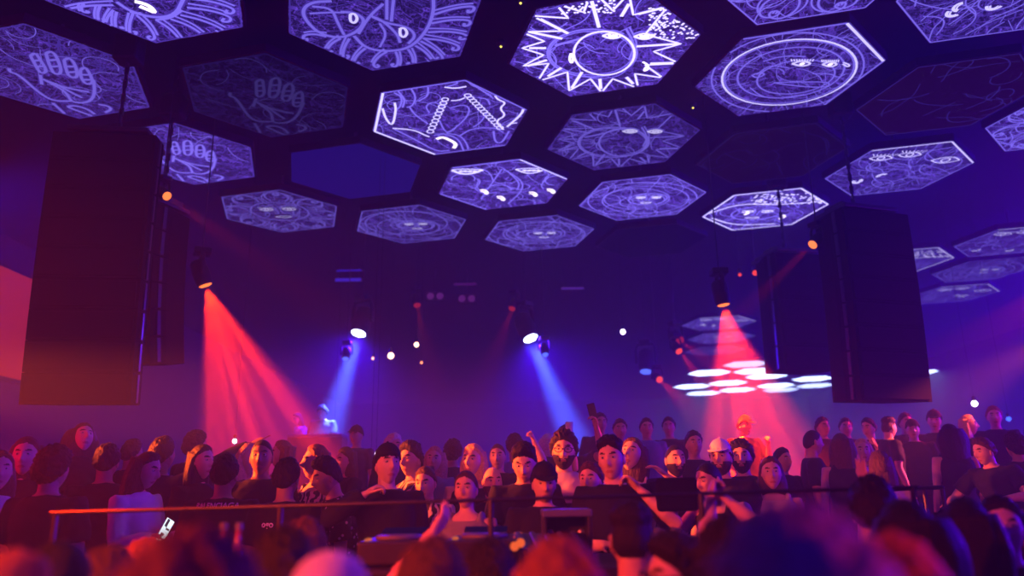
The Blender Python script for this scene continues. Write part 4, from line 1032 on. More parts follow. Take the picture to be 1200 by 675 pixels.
# hair, caps and so on in head space --------------------------------------------------
def shell(th, inner=.90):
    """closed cap over the head: thickness th(direction) where > 0, sunk into the head elsewhere"""
    vs = []
    for d, p in zip(HD, HP):
        t = th(d, p); nd = Vector(d)
        vs.append(p * inner if t <= 0 else p + nd * t)
    b = MB(); b.add(vs, HF); return b
def hline(front, side, back):
    def f(d):
        x, y, z = d; r = sqrt(x * x + y * y) + 1e-6; c = -y / r       # 1 in front, -1 behind
        return .06 * noise.noise(Vector(d) * 5.5) + .05 * noise.noise(Vector(d) * 14) + front * max(0, c) ** .7 + back * max(0, -c) ** .7 + side * (1 - abs(c)) if abs(c) < 1 else (front if c > 0 else back)
    return f
def soft(t, e): return max(0.0, min(1.0, t / e))
def sm_mesh(b, name, it=1):
    me = b.mesh(name, True); bm = bmesh.new(); bm.from_mesh(me)
    bmesh.ops.remove_doubles(bm, verts=bm.verts[:], dist=1e-5)
    bmesh.ops.recalc_face_normals(bm, faces=bm.faces[:])
    for _ in range(it): bmesh.ops.smooth_vert(bm, verts=bm.verts[:], factor=.4, use_axis_x=True, use_axis_y=True, use_axis_z=True)
    bm.to_mesh(me); bm.free()
    for p in me.polygons: p.use_smooth = True
    return me
def curtain(b, length, wd=.098, back=.105, front=.035, wave=.008, seed=0, asym=0):
    n = 44; rows = 14; vs = []; fs = []
    for j in range(rows + 1):
        t = j / rows; z = .085 - (length + .085) * t
        w_ = wd * (.80 + .35 * min(1, t * 3)) * (1 - .18 * max(0, t - .5)) ; y0 = -front * (1 - .3 * t) ; y1 = back * (1 - .10 * t)
        for k in range(n):
            a = 2 * pi * k / n
            s_ = 1 + wave * 7 * noise.noise(Vector((cos(a) * 6, sin(a) * 6, t * 2.2 + seed))) + .028 * sin(k * 11 * pi / n * 2 + seed)
            x = w_ * cos(a) * s_; y = (y0 + y1) / 2 + (y1 - y0) / 2 * sin(a) * s_
            vs.append((x + asym * t, y, z + .012 * sin(3 * a + seed) * t))
    for j in range(rows):
        for k in range(n): fs.append((j * n + k, (j + 1) * n + k, (j + 1) * n + (k + 1) % n, j * n + (k + 1) % n))
    fs.append(tuple(range(n))); fs.append(tuple(rows * n + n - 1 - k for k in range(n)))
    b.add(vs, fs)
def hair_mesh(kind):
    nz = lambda d, f: noise.noise(Vector(d) * f)
    if kind == 'short':
        h = hline(.70, .08, -.55); b = shell(lambda d, p: 0 if d[2] < h(d) else soft(d[2] - h(d), .18) * (.019 + .012 * nz(d, 6) + .008 * nz(d, 15))); return sm_mesh(b, 'short hair')
    if kind == 'fade':
        h = hline(.72, .05, -.6); b = shell(lambda d, p: 0 if d[2] < h(d) else (.003 + soft(d[2] - .45, .2) * (.024 + .010 * nz(d, 7) + .006 * nz(d, 16)))); return sm_mesh(b, 'faded hair')
    if kind == 'buzz':
        h = hline(.70, .08, -.5); b = shell(lambda d, p: 0 if d[2] < h(d) else .0045); return sm_mesh(b, 'buzz hair')
    if kind == 'curly':
        h = hline(.64, -.05, -.7); b = shell(lambda d, p: 0 if d[2] < h(d) else soft(d[2] - h(d), .2) * (.030 + .022 * nz(d, 8) + .010 * nz(d, 17))); return sm_mesh(b, 'curly hair')
    if kind == 'quiff':
        h = hline(.68, .05, -.55); b = shell(lambda d, p: 0 if d[2] < h(d) else soft(d[2] - h(d), .12) * (.012 + .028 * soft(d[2] - .45, .3) * (1 - .45 * d[1]) * .8 + .012 * nz(d, 7) + .008 * nz(d, 15))); return sm_mesh(b, 'swept hair')
    if kind in ('long', 'bob', 'longwave', 'big'):
        h = hline(.74, .15, -.9); b = shell(lambda d, p: 0 if d[2] < h(d) else soft(d[2] - h(d), .12) * (.016 + .006 * nz(d, 12)))
        if kind == 'long': curtain(b, .38, seed=1.0)
        elif kind == 'bob': curtain(b, .19, wd=.100, seed=2.5)
        elif kind == 'longwave': curtain(b, .36, wd=.112, back=.125, wave=.02, seed=4.2)
        else: curtain(b, .22, wd=.125, back=.14, front=.045, wave=.02, seed=6.0)
        return sm_mesh(b, kind + ' hair')
    if kind == 'ponytail':
        h = hline(.72, .08, -.5); b = shell(lambda d, p: 0 if d[2] < h(d) else soft(d[2] - h(d), .15) * .012)
        b.tube([(0, .09, .05), (0, .135, .06), (0, .15, -.02), (0, .135, -.14), (0, .12, -.22)], [.018, .03, .032, .026, .01], 14); return sm_mesh(b, 'ponytail hair')
    if kind == 'bun':
        h = hline(.72, .08, -.5); b = shell(lambda d, p: 0 if d[2] < h(d) else soft(d[2] - h(d), .15) * .012)
        b.tube([(0, .088, .058), (0, .118, .078)], [.040, .038], 14); return sm_mesh(b, 'hair bun')
def beard_mesh():
    def th(d, p):
        if d[1] > .15 or d[2] > -.18: return 0
        if abs(p.x) < .020 and -.068 < p.z < -.051 and d[1] < -.6: return 0
        if abs(p.x) < .03 and p.z > -.040: return 0
        k = soft(-.12 - d[2] - .30 * max(0, -d[1]) * (1 - soft(abs(p.x), .03)), .1)
        return .010 * k + .004 * noise.noise(Vector(d) * 14) if k > .05 else 0
    return sm_mesh(shell(th, .93), 'beard')
def cap_mesh(back=False, brim=True):
    h = hline(.46, .22, .05); b = shell(lambda d, p: 0 if d[2] < h(d) else .017 + .010 * soft(d[2] - .3, .6))
    if brim:
        s = 1 if back else -1; vs = []; fs = []; n = 12
        for j, off in enumerate((0, .004)):
            for i in range(n + 1):
                a = pi * i / n; x = .070 * cos(a); y = s * (.080 + .078 * sin(a)); vs += [(x * 1.05, s * .06, .066 + off), (x, y, .060 - .016 * sin(a) + off)]
        m = 2 * (n + 1)
        for i in range(n):
            fs.append((2 * i, 2 * i + 1, 2 * i + 3, 2 * i + 2)); fs.append((m + 2 * i, m + 2 * i + 2, m + 2 * i + 3, m + 2 * i + 1)); fs.append((2 * i + 1, m + 2 * i + 1, m + 2 * i + 3, 2 * i + 3))
        b.add(vs, fs)
    b.tube([(0, .006, .140), (0, .006, .150)], [.010, .008], 8)
    return sm_mesh(b, 'cap', 0)
def beanie_mesh():
    h = hline(.48, .15, -.15); b = shell(lambda d, p: 0 if d[2] < h(d) else .016 + .012 * soft(d[2] - .4, .5) + .003 * sin(atan2(d[0], d[1]) * 36)); return sm_mesh(b, 'beanie')
def glasses_mesh():
    b = MB()
    for s in (-1, 1):
        pts = [(s * .033 + .026 * cos(a * pi / 10), -.098 - .002 * sin(a * pi / 10), .018 + .019 * sin(a * pi / 10)) for a in range(21)]
        b.tube(pts, [.0028] * 21, 6, cap=False)
        b.tube([(s * .058, -.096, .024), (s * .074, -.06, .024), (s * .079, .012, .020)], [.0028] * 3, 6)
    b.tube([(-.008, -.099, .022), (.008, -.099, .022)], [.0028] * 2, 6)
    return b.mesh('glasses', True)
HAIR = {}
def hairm(k):
    if k not in HAIR: HAIR[k] = {'beard': beard_mesh, 'cap': cap_mesh, 'backcap': lambda: cap_mesh(True), 'beanie': beanie_mesh, 'glasses': glasses_mesh}[k]() if k in ('beard', 'cap', 'backcap', 'beanie', 'glasses') else hair_mesh(k)
    return HAIR[k]

UP = lambda sd, x, y, z: (sd * x, y, z)
POSES = {
 'stand': Pose(), 'stand_f': Pose(female=True), 'turn': Pose(twist=.25, head=(.45, .05, 0)), 'turn_f': Pose(twist=-.2, head=(-.5, 0, .08), female=True),
 'lookup_f': Pose(head=(-.35, -.30, .1), female=True, lean=(-.05, 0)), 'down': Pose(lean=(.10, 0), head=(-.1, .38, 0), arms={-1: ((-.12, -.25, -1), (.25, -1, -.25)), 1: ((.12, -.25, -1), (-.25, -1, -.3))}),
 'hold': Pose(lean=(.06, 0), head=(0, .15, 0), arms={-1: ((-.15, -.2, -1), (.3, -1, .25)), 1: ((.15, -.2, -1), (-.3, -1, .25))}, hands=('hold', 'hold')),
 'hold_f': Pose(lean=(.06, 0), head=(.1, .2, 0), arms={-1: ((-.15, -.2, -1), (.3, -1, .25)), 1: ((.15, -.2, -1), (-.3, -1, .25))}, hands=('hold', 'hold'), female=True),
 'think': Pose(head=(-.18, .12, -.05), arms={1: ((.45, -.65, -.45), (-.78, .03, .75)), -1: ((-.15, -.2, -1), (.7, -.75, .1))}, hands=('relax', 'hold'), fine=True),
 'fist': Pose(head=(-.1, .05, 0), arms={1: ((.75, -.25, .35), (-.42, -.10, 1))}, hands=('relax', 'fist'), fine=True),
 'glass': Pose(head=(.2, -.1, 0), arms={1: ((.50, -.40, .45), (-.15, -.12, 1))}, hands=('relax', 'hold'), fine=True),
 'mic': Pose(head=(.1, .1, .05), arms={1: ((.25, -.45, -1), (-.22, -.35, 1))}, hands=('relax', 'fist'), fine=True),
 'point': Pose(head=(.1, -.05, 0), arms={-1: ((-.5, -.5, .45), (-.6, -.55, .5))}, hands=('point', 'relax'), fine=True),
 'hairhand': Pose(female=True, head=(-.45, -.25, .12), lean=(-.05, .03), arms={1: ((1, -.1, -.28), (-.82, -.15, .62))}, hands=('relax', 'relax'), fine=True),
 'heart': Pose(head=(0, -.05, 0), arms={-1: ((.41, -.2, .9), (.44, -.72, .53)), 1: ((.0, -.5, .75), (-.2, -.55, .6))}, hands=('hold', 'hold'), fine=True),
 'phoneup': Pose(head=(0, -.1, 0), arms={1: ((.30, -.8, .2), (-.30, -.25, 1))}, hands=('relax', 'hold'), fine=True),
 'reachr': Pose(head=(.1, -.05, 0), arms={-1: ((-.22, -.55, .15), (-.62, -.25, .8))}, hands=('relax', 'relax'), fine=True),
 'armup': Pose(head=(0, -.1, 0), arms={1: ((.40, -.30, .8), (.12, -.1, 1)), -1: ((-.2, -.1, -1), (.1, -.7, -.6))}, hands=('relax', 'open'), fine=True),
 'reach': Pose(head=(.1, -.05, 0), arms={1: ((.35, -.6, .25), (.50, -.3, .85))}, hands=('relax', 'relax'), fine=True),
 'lean': Pose(lean=(.22, .10), head=(.2, .2, 0)), 'lean_f': Pose(lean=(.16, -.12), head=(-.15, .15, 0), female=True),
 'hunch': Pose(lean=(.34, -.06), head=(-.3, .05, 0), arms={1: ((.6, -.5, -.8), (-.4, -1, -.1)), -1: ((-.6, -.4, -.8), (.4, -1, -.1))}),
 'drink': Pose(head=(.25, -.05, 0), arms={-1: ((-.5, -.6, -.30), (.85, .05, .55))}, hands=('hold', 'relax'), fine=True),
}
BODY = {}; SHIRT = {}; TROU = {}; SHOE = {sd: build_shoe(sd) for sd in (-1, 1)}
SKIN = {'light': mat('skin light', (.62, .40, .30), .5, var=.06, nscale=30), 'mid': mat('skin tan', (.48, .29, .20), .5, var=.06, nscale=30), 'brown': mat('skin brown', (.30, .17, .11), .5, var=.06, nscale=30)}
EYE = mat('eye white', (.45, .42, .4), .3, var=.02); PUP = mat('pupil', (.02, .015, .012), .15); LIP = mat('lips', (.45, .17, .15), .45); BROW = mat('brow', (.03, .02, .015), .8)
def hairmat(n, c):
    m = mat('hair ' + n, c, .55, var=.5, nscale=60, spec=.25)
    t = m.node_tree; tc = t.nodes.new('ShaderNodeTexCoord'); mp = t.nodes.new('ShaderNodeMapping'); mp.inputs['Scale'].default_value = (70, 70, 9)
    no = t.nodes.new('ShaderNodeTexNoise'); no.inputs['Scale'].default_value = 2.2; no.inputs['Detail'].default_value = 4; bp = t.nodes.new('ShaderNodeBump'); bp.inputs['Strength'].default_value = .9; bp.inputs['Distance'].default_value = .012
    t.links.new(tc.outputs['Object'], mp.inputs[0]); t.links.new(mp.outputs[0], no.inputs['Vector']); t.links.new(no.outputs[0], bp.inputs['Height']); t.links.new(bp.outputs[0], t.nodes['Principled BSDF'].inputs['Normal'])
    return m
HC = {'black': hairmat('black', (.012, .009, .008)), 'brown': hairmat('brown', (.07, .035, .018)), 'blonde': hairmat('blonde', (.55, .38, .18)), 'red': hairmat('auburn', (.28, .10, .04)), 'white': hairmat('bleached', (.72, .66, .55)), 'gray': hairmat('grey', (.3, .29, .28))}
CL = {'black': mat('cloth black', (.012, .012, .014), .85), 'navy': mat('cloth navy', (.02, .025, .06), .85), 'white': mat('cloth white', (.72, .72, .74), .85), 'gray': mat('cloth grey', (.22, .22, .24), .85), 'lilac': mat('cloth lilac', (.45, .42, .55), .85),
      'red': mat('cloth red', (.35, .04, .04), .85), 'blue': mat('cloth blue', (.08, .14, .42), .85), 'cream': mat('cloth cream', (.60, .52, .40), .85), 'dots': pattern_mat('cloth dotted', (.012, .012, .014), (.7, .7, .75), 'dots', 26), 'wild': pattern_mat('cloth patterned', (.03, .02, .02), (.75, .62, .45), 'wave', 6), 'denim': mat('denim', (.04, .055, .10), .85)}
FRAME = mat('glasses frame', (.01, .01, .01), .25)
def person(px, top, Y, floor, pose, rot, hair, hcol, shirt, scol, skin, label, group=None, extra=(), lift=0.0):
    P = POSES[pose]
    if pose not in BODY:
        BODY[pose] = build_body(P, .0068 if P.fine else .0115)
        TROU[pose] = build_trousers(P)
        P.hM = P.headM(); P.top = (P.hM @ Vector((0, 0, .122))).z + .012
    if (pose, shirt) not in SHIRT: SHIRT[(pose, shirt)] = build_shirt(P, shirt)
    q = at(px, top, Y); k = (q.z - floor) / P.top; kk = max(.88, min(1.10, k))
    if abs(k - kk) > .005: print('SCALE', label[:30], round(k, 3))
    h = (P.hM @ Vector((0, 0, 0))); r = radians(rot)
    # keep the head on its pixel: shift the feet by the head's own offset
    ox, oy = (h.x * cos(r) - h.y * sin(r)) * kk, (h.x * sin(r) + h.y * cos(r)) * kk
    t = thing('person', label, 'person', (q.x - ox, Y - oy, floor), r, group); t.scale = (kk, kk, kk)
    o = link('body', BODY[pose], t)
    if not BODY[pose].materials:
        for m in (SKIN['light'], EYE, PUP, LIP, BROW): BODY[pose].materials.append(m)
    o.material_slots[0].link = 'OBJECT'; o.material_slots[0].material = SKIN[skin]
    def dress(name, me, m):
        if not me.materials: me.materials.append(m)
        c = link(name, me, t); c.material_slots[0].link = 'OBJECT'; c.material_slots[0].material = m; return c
    so = dress('shirt', SHIRT[(pose, shirt)], CL[scol]); dress('trousers', TROU[pose], CL['denim' if len(label) % 3 == 0 else 'black'])
    for sd in (-1, 1): dress('shoe', SHOE[sd], CL['black'])
    def onhead(name, key, m):
        c = dress(name, hairm(key), m); c.matrix_local = P.hM; return c
    if hair: onhead('hair', hair, HC[hcol])
    for e in extra:
        if e == 'beard': onhead('beard', 'beard', HC[hcol or 'black'])
        elif e == 'glasses': onhead('glasses', 'glasses', FRAME)
        elif e in ('cap', 'backcap', 'beanie'): onhead('cap' if 'cap' in e else 'beanie', e, CL['black'])
        elif e == 'whitecap': onhead('cap', 'cap', CL['white'])
        elif e == 'whitebeanie': onhead('beanie', 'beanie', CL['lilac'])
        elif e == 'orangecap': onhead('cap', 'cap', CL['red'])
        elif e == 'headphones':
            b = MB(); b.tube([(.085 * cos(a * pi / 12), .01, .01 + .125 * sin(a * pi / 12)) for a in range(13)], [.008] * 13, 8)
            for s in (-1, 1): b.lathe([(.03, 0), (.034, .01), (.028, .028)], 14, M=Matrix.Translation((s * .074, .01, .0)) @ Matrix.Rotation(s * pi / 2, 4, 'Y'))
            c = b.build('headphones', BLACK, t, True); c.matrix_local = P.hM
        elif isinstance(e, tuple) and e[0] == 'text':
            lettering(so, SHIRT[(pose, shirt)], t, *e[1:])
    return t
def lettering(so, me, t, txt, size, x, z, m):
    cu = bpy.data.curves.new('t', 'FONT'); cu.body = txt; cu.size = size; cu.align_x = 'CENTER'; cu.extrude = 0; cu.resolution_u = 3; cu.offset = size * .02
    o = bpy.data.objects.new('t', cu); COL.objects.link(o)
    bm_ = bpy.data.meshes.new_from_object(o.evaluated_get(bpy.context.evaluated_depsgraph_get())); bpy.data.objects.remove(o)
    tree = BVHTree.FromPolygons([v.co.copy() for v in me.vertices], [tuple(p.vertices) for p in me.polygons])
    for v in bm_.vertices:                        # printed on the back of the shirt
        a = Vector((-(v.co.x) + x, .6, z + v.co.y)); hit = tree.ray_cast(a, Vector((0, -1, 0)))
        yy = hit[0].y + .006 if hit[0] is not None else .12
        v.co = Vector((a.x, yy, a.z))
    bm_.materials.append(m); bm_.name = 'lettering'
    link('lettering', bm_, t)
def hand_pos(t, pose, sd):
    P = POSES[pose]; a, e, w_, u, f = P.arm_pts(sd)
    M = Matrix.Translation(t.location) @ Matrix.Rotation(t.rotation_euler.z, 4, 'Z') @ Matrix.Scale(t.scale.x, 4)
    return M @ (w_ + f * .085), (M.to_3x3() @ f).normalized()
sed_ = None
BC, FC, RCW, LCW, DC = 'crowd behind the booth', 'blurred crowd in the foreground', 'dim crowd at the right', 'red lit crowd at the left', 'dim figures at the back'
PP = {}
WHITETXT = mat('print white', (.95, .95, 1.0), .6, var=.02)
def add(key, *a, **k): PP[key] = person(*a, **k)
# --- left of the booth
add('L1', 174, 530, 5.55, T1, 'hold_f', 75, 'longwave', 'brown', 'long', 'white', 'light', 'person with long dark hair in a white top, left, over the glowing phone', LCW)
add('L2', 193, 512, 6.25, T1, 'point', 165, 'short', 'black', 'long', 'navy', 'mid', 'person at the left stretching an arm out to the right over the heads', LCW)
add('L3', 157, 515, 6.95, T2, 'stand', 160, 'short', 'brown', 'short', 'black', 'mid', 'person with an orange rimmed dark head, leftmost before the blue patch', LCW)
add('L4', 231, 506, 7.35, T2, 'stand', 150, 'curly', 'brown', 'short', 'black', 'mid', 'dark head half hidden behind the outstretched arm', LCW)
add('L5', 238, 521, 6.1, T1, 'stand_f', 70, 'long', 'black', 'long', 'black', 'light', 'person with long black hair in profile facing right, below the outstretched arm', LCW)
add('L6', 266, 533, 5.00, T1, 'stand', 180, 'short', 'black', 'short', 'black', 'mid', 'person seen from behind in a black shirt with white lettering across the shoulders', BC, extra=(('text', 'BALENCIAGA', .046, 0, 1.445, WHITETXT),))
add('L7', 290, 519, 6.40, T1, 'turn_f', 120, 'long', 'blonde', 'short', 'black', 'light', 'blonde head rimmed with orange light, left of the short haired man facing us', BC)
add('L8', 308, 514, 5.80, T1, 'stand', 8, 'buzz', 'black', 'short', 'black', 'brown', 'person with cropped hair facing the camera inside the left red beam', BC)
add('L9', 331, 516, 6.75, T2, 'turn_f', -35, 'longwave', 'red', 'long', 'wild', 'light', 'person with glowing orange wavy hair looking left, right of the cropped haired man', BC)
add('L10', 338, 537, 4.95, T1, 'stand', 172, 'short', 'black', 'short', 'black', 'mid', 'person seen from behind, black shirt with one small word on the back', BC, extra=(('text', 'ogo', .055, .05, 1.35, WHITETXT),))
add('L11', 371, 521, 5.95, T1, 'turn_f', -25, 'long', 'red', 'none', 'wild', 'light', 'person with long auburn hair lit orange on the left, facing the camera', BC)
add('L12', 384, 538, 5.35, T1, 'lean', -70, 'quiff', 'black', 'short', 'dots', 'mid', 'dark haired person bending left in a black shirt with pale dots', BC)
add('L13', 406, 524, 6.60, T2, 'mic', -60, 'long', 'brown', 'short', 'black', 'light', 'person with a hand lifted to the lit face, behind the dotted shirt', BC)
add('L14', 418, 499, 8.9, T3, 'stand', -20, None, None, 'short', 'navy', 'mid', 'dim person in a dark cap, under the left blue beam', DC, extra=('cap',))
add('B1', 99, 496, 6.6, T2, 'lookup_f', 70, 'big', 'brown', 'short', 'black', 'light', 'person with head thrown back, in the dark left below the loudspeaker column', LCW)
add('B2', 33, 512, 5.6, T1, 'stand_f', 20, 'longwave', 'brown', 'short', 'black', 'light', 'person with long hair in the red glow at the left edge', LCW)
add('B3', 2, 528, 5.0, T1, 'stand_f', 40, 'long', 'brown', 'short', 'white', 'light', 'person in a pale top cut off by the left edge', LCW)
add('B4', 66, 524, 4.6, T1, 'stand', 175, 'curly', 'black', 'short', 'black', 'mid', 'dark haired back of a head in the red glow at the left', LCW)
add('B5', 128, 520, 5.9, T1, 'stand', 190, 'short', 'black', 'short', 'black', 'mid', 'dark back of a head left of the person with the white top', LCW)
# --- behind the booth, centre
add('C1', 455, 521, 5.05, T1, 'drink', 14, 'short', 'black', 'long', 'black', 'light', 'person in a dark backward cap raising a bent elbow to the mouth', BC, extra=('backcap',))
add('C2', 462, 508, 7.40, T2, 'stand', 60, 'short', 'white', 'short', 'black', 'light', 'bleached short haired head lit orange above the backward cap', BC)
add('C3', 482, 519, 6.2, T1, 'turn', -75, 'quiff', 'black', 'short', 'wild', 'light', 'person in profile facing left in a patterned orange lit shirt', BC)
add('C4', 509, 523, 6.9, T2, 'turn_f', 35, 'longwave', 'blonde', 'short', 'gray', 'light', 'person with fair wavy hair lit orange looking right, left of the bob haircut', BC)
add('C5', 499, 546, 5.65, T1, 'hold_f', -20, 'bun', 'brown', 'long', 'wild', 'light', 'person low behind the booth in a patterned top, below the fair wavy hair', BC)
add('C6', 554, 520, 6.2, T1, 'turn_f', 18, 'bob', 'blonde', 'none', 'black', 'light', 'blonde person with a bob haircut, face half lit orange', BC)
add('C7', 546, 551, 4.85, T1, 'stand_f', -12, 'ponytail', 'brown', 'none', 'gray', 'light', 'shorter person in a grey sleeveless top right below the blonde bob', BC)
add('C8', 583, 519, 6.75, T2, 'fist', 0, 'buzz', 'brown', 'short', 'black', 'light', 'person raising a clenched fist beside the head', BC)
add('C9', 577, 546, 5.8, T1, 'stand', 15, None, 'brown', 'short', 'black', 'light', 'bald bearded person below the raised fist', BC, extra=('beard',))
add('C10', 614, 522, 5.3, T1, 'down', 0, 'quiff', 'black', 'short', 'black', 'light', 'black haired person in a black shirt looking down, left of the dark cap', BC)
add('C11', 637, 543, 4.75, T1, 'hold', 5, 'short', 'black', 'short', 'black', 'light', 'person in a black cap looking down over the gear shelf', BC, extra=('cap',))
add('C12', 628, 529, 7.1, T2, 'glass', 5, 'short', 'black', 'short', 'navy', 'mid', 'dim person lifting a drink high above the head', BC)
add('C13', 660, 506, 5.8, T1, 'mic', -12, 'curly', 'black', 'long', 'lilac', 'light', 'bearded person with glasses in a pale sweater with a fist under the chin', BC, extra=('beard', 'glasses'))
add('C14', 662, 499, 7.6, T2, 'phoneup', 10, 'short', 'black', 'short', 'black', 'mid', 'person in the right blue beam holding a phone up', DC)
add('C15', 642, 508, 8.3, T2, 'stand', 175, 'bob', 'white', 'short', 'black', 'light', 'pale blue lit head left under the right blue beam', DC)
add('C16', 691, 542, 5.35, T1, 'stand', -25, 'short', 'brown', 'short', 'black', 'light', 'shorter person tucked between the glasses wearer and the DJ', BC)
add('C17', 715, 512, 4.65, T1, 'think', -10, 'fade', 'black', 'short', 'black', 'light', 'DJ in a black shirt with faded dark hair, one hand at the chin', BC)
add('C18', 739, 513, 6.00, T1, 'hairhand', 0, 'longwave', 'brown', 'none', 'lilac', 'light', 'person with long dark hair looking up, one elbow raised, hand in the hair', BC)
add('C19', 790, 520, 6.4, T1, 'stand', 12, 'buzz', 'black', 'none', 'black', 'light', 'bearded person with cropped hair and bare shoulders, left edge of the right beam', BC, extra=('beard',))
add('C20', 829, 541, 5.10, T1, 'hunch', -45, 'buzz', 'black', 'none', 'black', 'light', 'person with bare broad shoulders hunched forward below the white cap', BC)
add('C21', 843, 516, 6.00, T1, 'stand', -30, 'short', 'brown', 'short', 'black', 'light', 'person wearing a white cap in the right red beam', BC, extra=('whitecap', 'beard'))
add('C22', 867, 516, 6.45, T1, 'turn', -60, 'curly', 'black', 'long', 'black', 'light', 'dark curly haired person leaning to the white cap, lit orange', BC, extra=('beard',))
add('C23', 872, 487, 9.3, T3, 'mic', 20, 'short', 'brown', 'short', 'black', 'light', 'small far person in a cap glowing orange high in the right red beam', DC, extra=('orangecap',))
add('C24', 757, 490, 9.2, T3, 'stand', 0, 'short', 'black', 'long', 'blue', 'mid', 'dim person in a blue shirt above the elbow raiser', DC)
add('C25', 703, 484, 9.6, T3, 'stand', 10, 'short', 'black', 'short', 'black', 'mid', 'dim dark head right of the right blue beam', DC)
add('C26', 783, 489, 9.7, T3, 'stand', -15, 'short', 'black', 'short', 'black', 'mid', 'dim dark head just left of the right red beam', DC)
add('C27', 902, 535, 5.9, T1, 'stand_f', -15, 'long', 'brown', 'none', 'cream', 'light', 'person in a pale sleeveless top at the right side of the red beam', BC)
add('C28', 726, 491, 8.7, T3, 'turn', -40, 'short', 'black', 'short', 'navy', 'mid', 'dim person facing left above the DJ', DC)
add('C29', 531, 516, 8.0, T2, 'stand', 175, 'curly', 'black', 'short', 'navy', 'mid', 'dim back of a curly head behind the fair wavy hair', DC)
add('C30', 603, 508, 7.75, T2, 'stand', 178, 'short', 'black', 'short', 'blue', 'mid', 'dim back in a blue lit shirt right of the raised fist', DC)
add('C31', 916, 525, 7.3, T2, 'stand', 30, 'short', 'black', 'short', 'black', 'mid', 'dim red lit person behind the pale sleeveless top', DC)
add('C32', 812, 505, 7.6, T2, 'stand', 5, 'short', 'black', 'short', 'black', 'mid', 'dim person between the bare shouldered one and the white cap, farther back', DC)
# --- right
add('R0', 951, 503, 7.5, T2, 'turn', 60, 'buzz', 'black', 'short', 'black', 'mid', 'person in profile facing right at the right edge of the red beam', RCW)
add('R1', 984, 508, 7.1, T2, 'stand_f', 170, 'longwave', 'brown', 'none', 'black', 'light', 'dim long haired head seen from behind, right of the profile at the beam edge', RCW)
add('R2', 1009, 514, 7.65, T2, 'stand_f', -15, 'longwave', 'blonde', 'short', 'gray', 'light', 'dim fair haired person facing the camera, right of the long haired back', RCW)
add('R3', 1029, 528, 6.4, T1, 'stand_f', 170, 'long', 'brown', 'short', 'cream', 'light', 'dim person in a pale top seen from behind, right of the fair hair', RCW)
add('R4', 1016, 490, 9.2, T3, 'mic', -60, 'short', 'black', 'short', 'black', 'light', 'far person with orange touches on face and hand, under the right loudspeaker column', RCW)
add('R5', 1040, 489, 8.6, T3, 'turn', 70, 'fade', 'brown', 'short', 'black', 'light', 'person in profile facing right with orange light on forehead and nose', RCW)
add('R6', 1068, 492, 8.95, T3, 'stand', -20, None, None, 'short', 'black', 'light', 'dim person in a cap in the middle of the right crowd', RCW, extra=('cap',))
add('R7', 1093, 481, 9.4, T3, 'mic', -35, 'short', 'black', 'short', 'black', 'light', 'person with a strongly orange lit face and hand in the right crowd', RCW, extra=('cap',))
add('R8', 1111, 497, 7.75, T2, 'stand_f', 175, 'big', 'black', 'none', 'black', 'light', 'big dark head of hair seen from behind, right crowd', RCW)
add('R9', 1133, 486, 8.6, T3, 'stand_f', 60, 'long', 'blonde', 'short', 'black', 'light', 'person with orange rimmed fair hair right of the big dark hair', RCW)
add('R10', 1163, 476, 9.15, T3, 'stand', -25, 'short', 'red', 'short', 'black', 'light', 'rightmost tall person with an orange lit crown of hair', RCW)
add('R11', 1150, 513, 6.75, T2, 'hunch', -60, 'short', 'brown', 'short', 'black', 'light', 'person bending forward with an orange lit shoulder, right crowd', RCW)
add('R12', 963, 489, 9.4, T3, 'stand', 15, 'short', 'black', 'short', 'black', 'mid', 'dim far head under the second right loudspeaker column', RCW)
add('R13', 990, 490, 9.9, T3, 'stand', -10, 'short', 'black', 'short', 'black', 'mid', 'dim far head left of the orange touched face', RCW)
add('R14', 1060, 484, 9.9, T3, 'stand', 5, 'short', 'black', 'short', 'black', 'mid', 'dim far head straight under the right loudspeaker column', RCW)
add('R15', 1187, 508, 7.35, T2, 'stand', 180, 'curly', 'black', 'short', 'black', 'mid', 'dark back of a head at the right edge of the right crowd', RCW)
# --- silhouettes on the back stage
add('S1', 378, 476, 13.55, T4, 'down', 0, 'curly', 'black', 'short', 'black', 'mid', 'silhouette standing on the back stage in the left blue beam', 'figures on the back stage')
add('S2', 349, 484, 14.0, T4, 'lean', -60, 'long', 'black', 'long', 'blue', 'mid', 'darker figure on the back stage at the right edge of the left red beam', 'figures on the back stage')
# --- blurred foreground
add('F1', 738, 590, 2.75, 0, 'stand', 168, 'fade', 'black', 'short', 'lilac', 'mid', 'person with short dark hair from behind in front of the DJ, neck bare', FC)
add('F2', 789, 630, 2.3, 0, 'turn', -115, 'quiff', 'black', 'short', 'gray', 'mid', 'person in glasses turned left, right of the short haired neck', FC, extra=('glasses',))
add('F3', 850, 607, 1.85, 0, 'stand', 172, 'short', 'black', 'none', 'black', 'light', 'dark round head right of the glasses wearer, below the joined hands', FC)
add('F4', 930, 612, 0.82, 0, 'stand', 178, 'curly', 'gray', 'short', 'black', 'mid', 'huge blurred dark head nearest the camera', FC)
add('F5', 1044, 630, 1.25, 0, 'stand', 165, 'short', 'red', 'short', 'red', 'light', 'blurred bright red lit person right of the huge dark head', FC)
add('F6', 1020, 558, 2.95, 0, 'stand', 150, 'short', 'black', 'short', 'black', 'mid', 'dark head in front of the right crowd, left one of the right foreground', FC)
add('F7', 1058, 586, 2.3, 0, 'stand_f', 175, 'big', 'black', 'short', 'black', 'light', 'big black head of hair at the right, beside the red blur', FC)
add('F8', 1128, 584, 2.75, 0, 'stand_f', 160, 'longwave', 'black', 'short', 'blue', 'light', 'person with long black hair in a blue lit top, right foreground', FC)
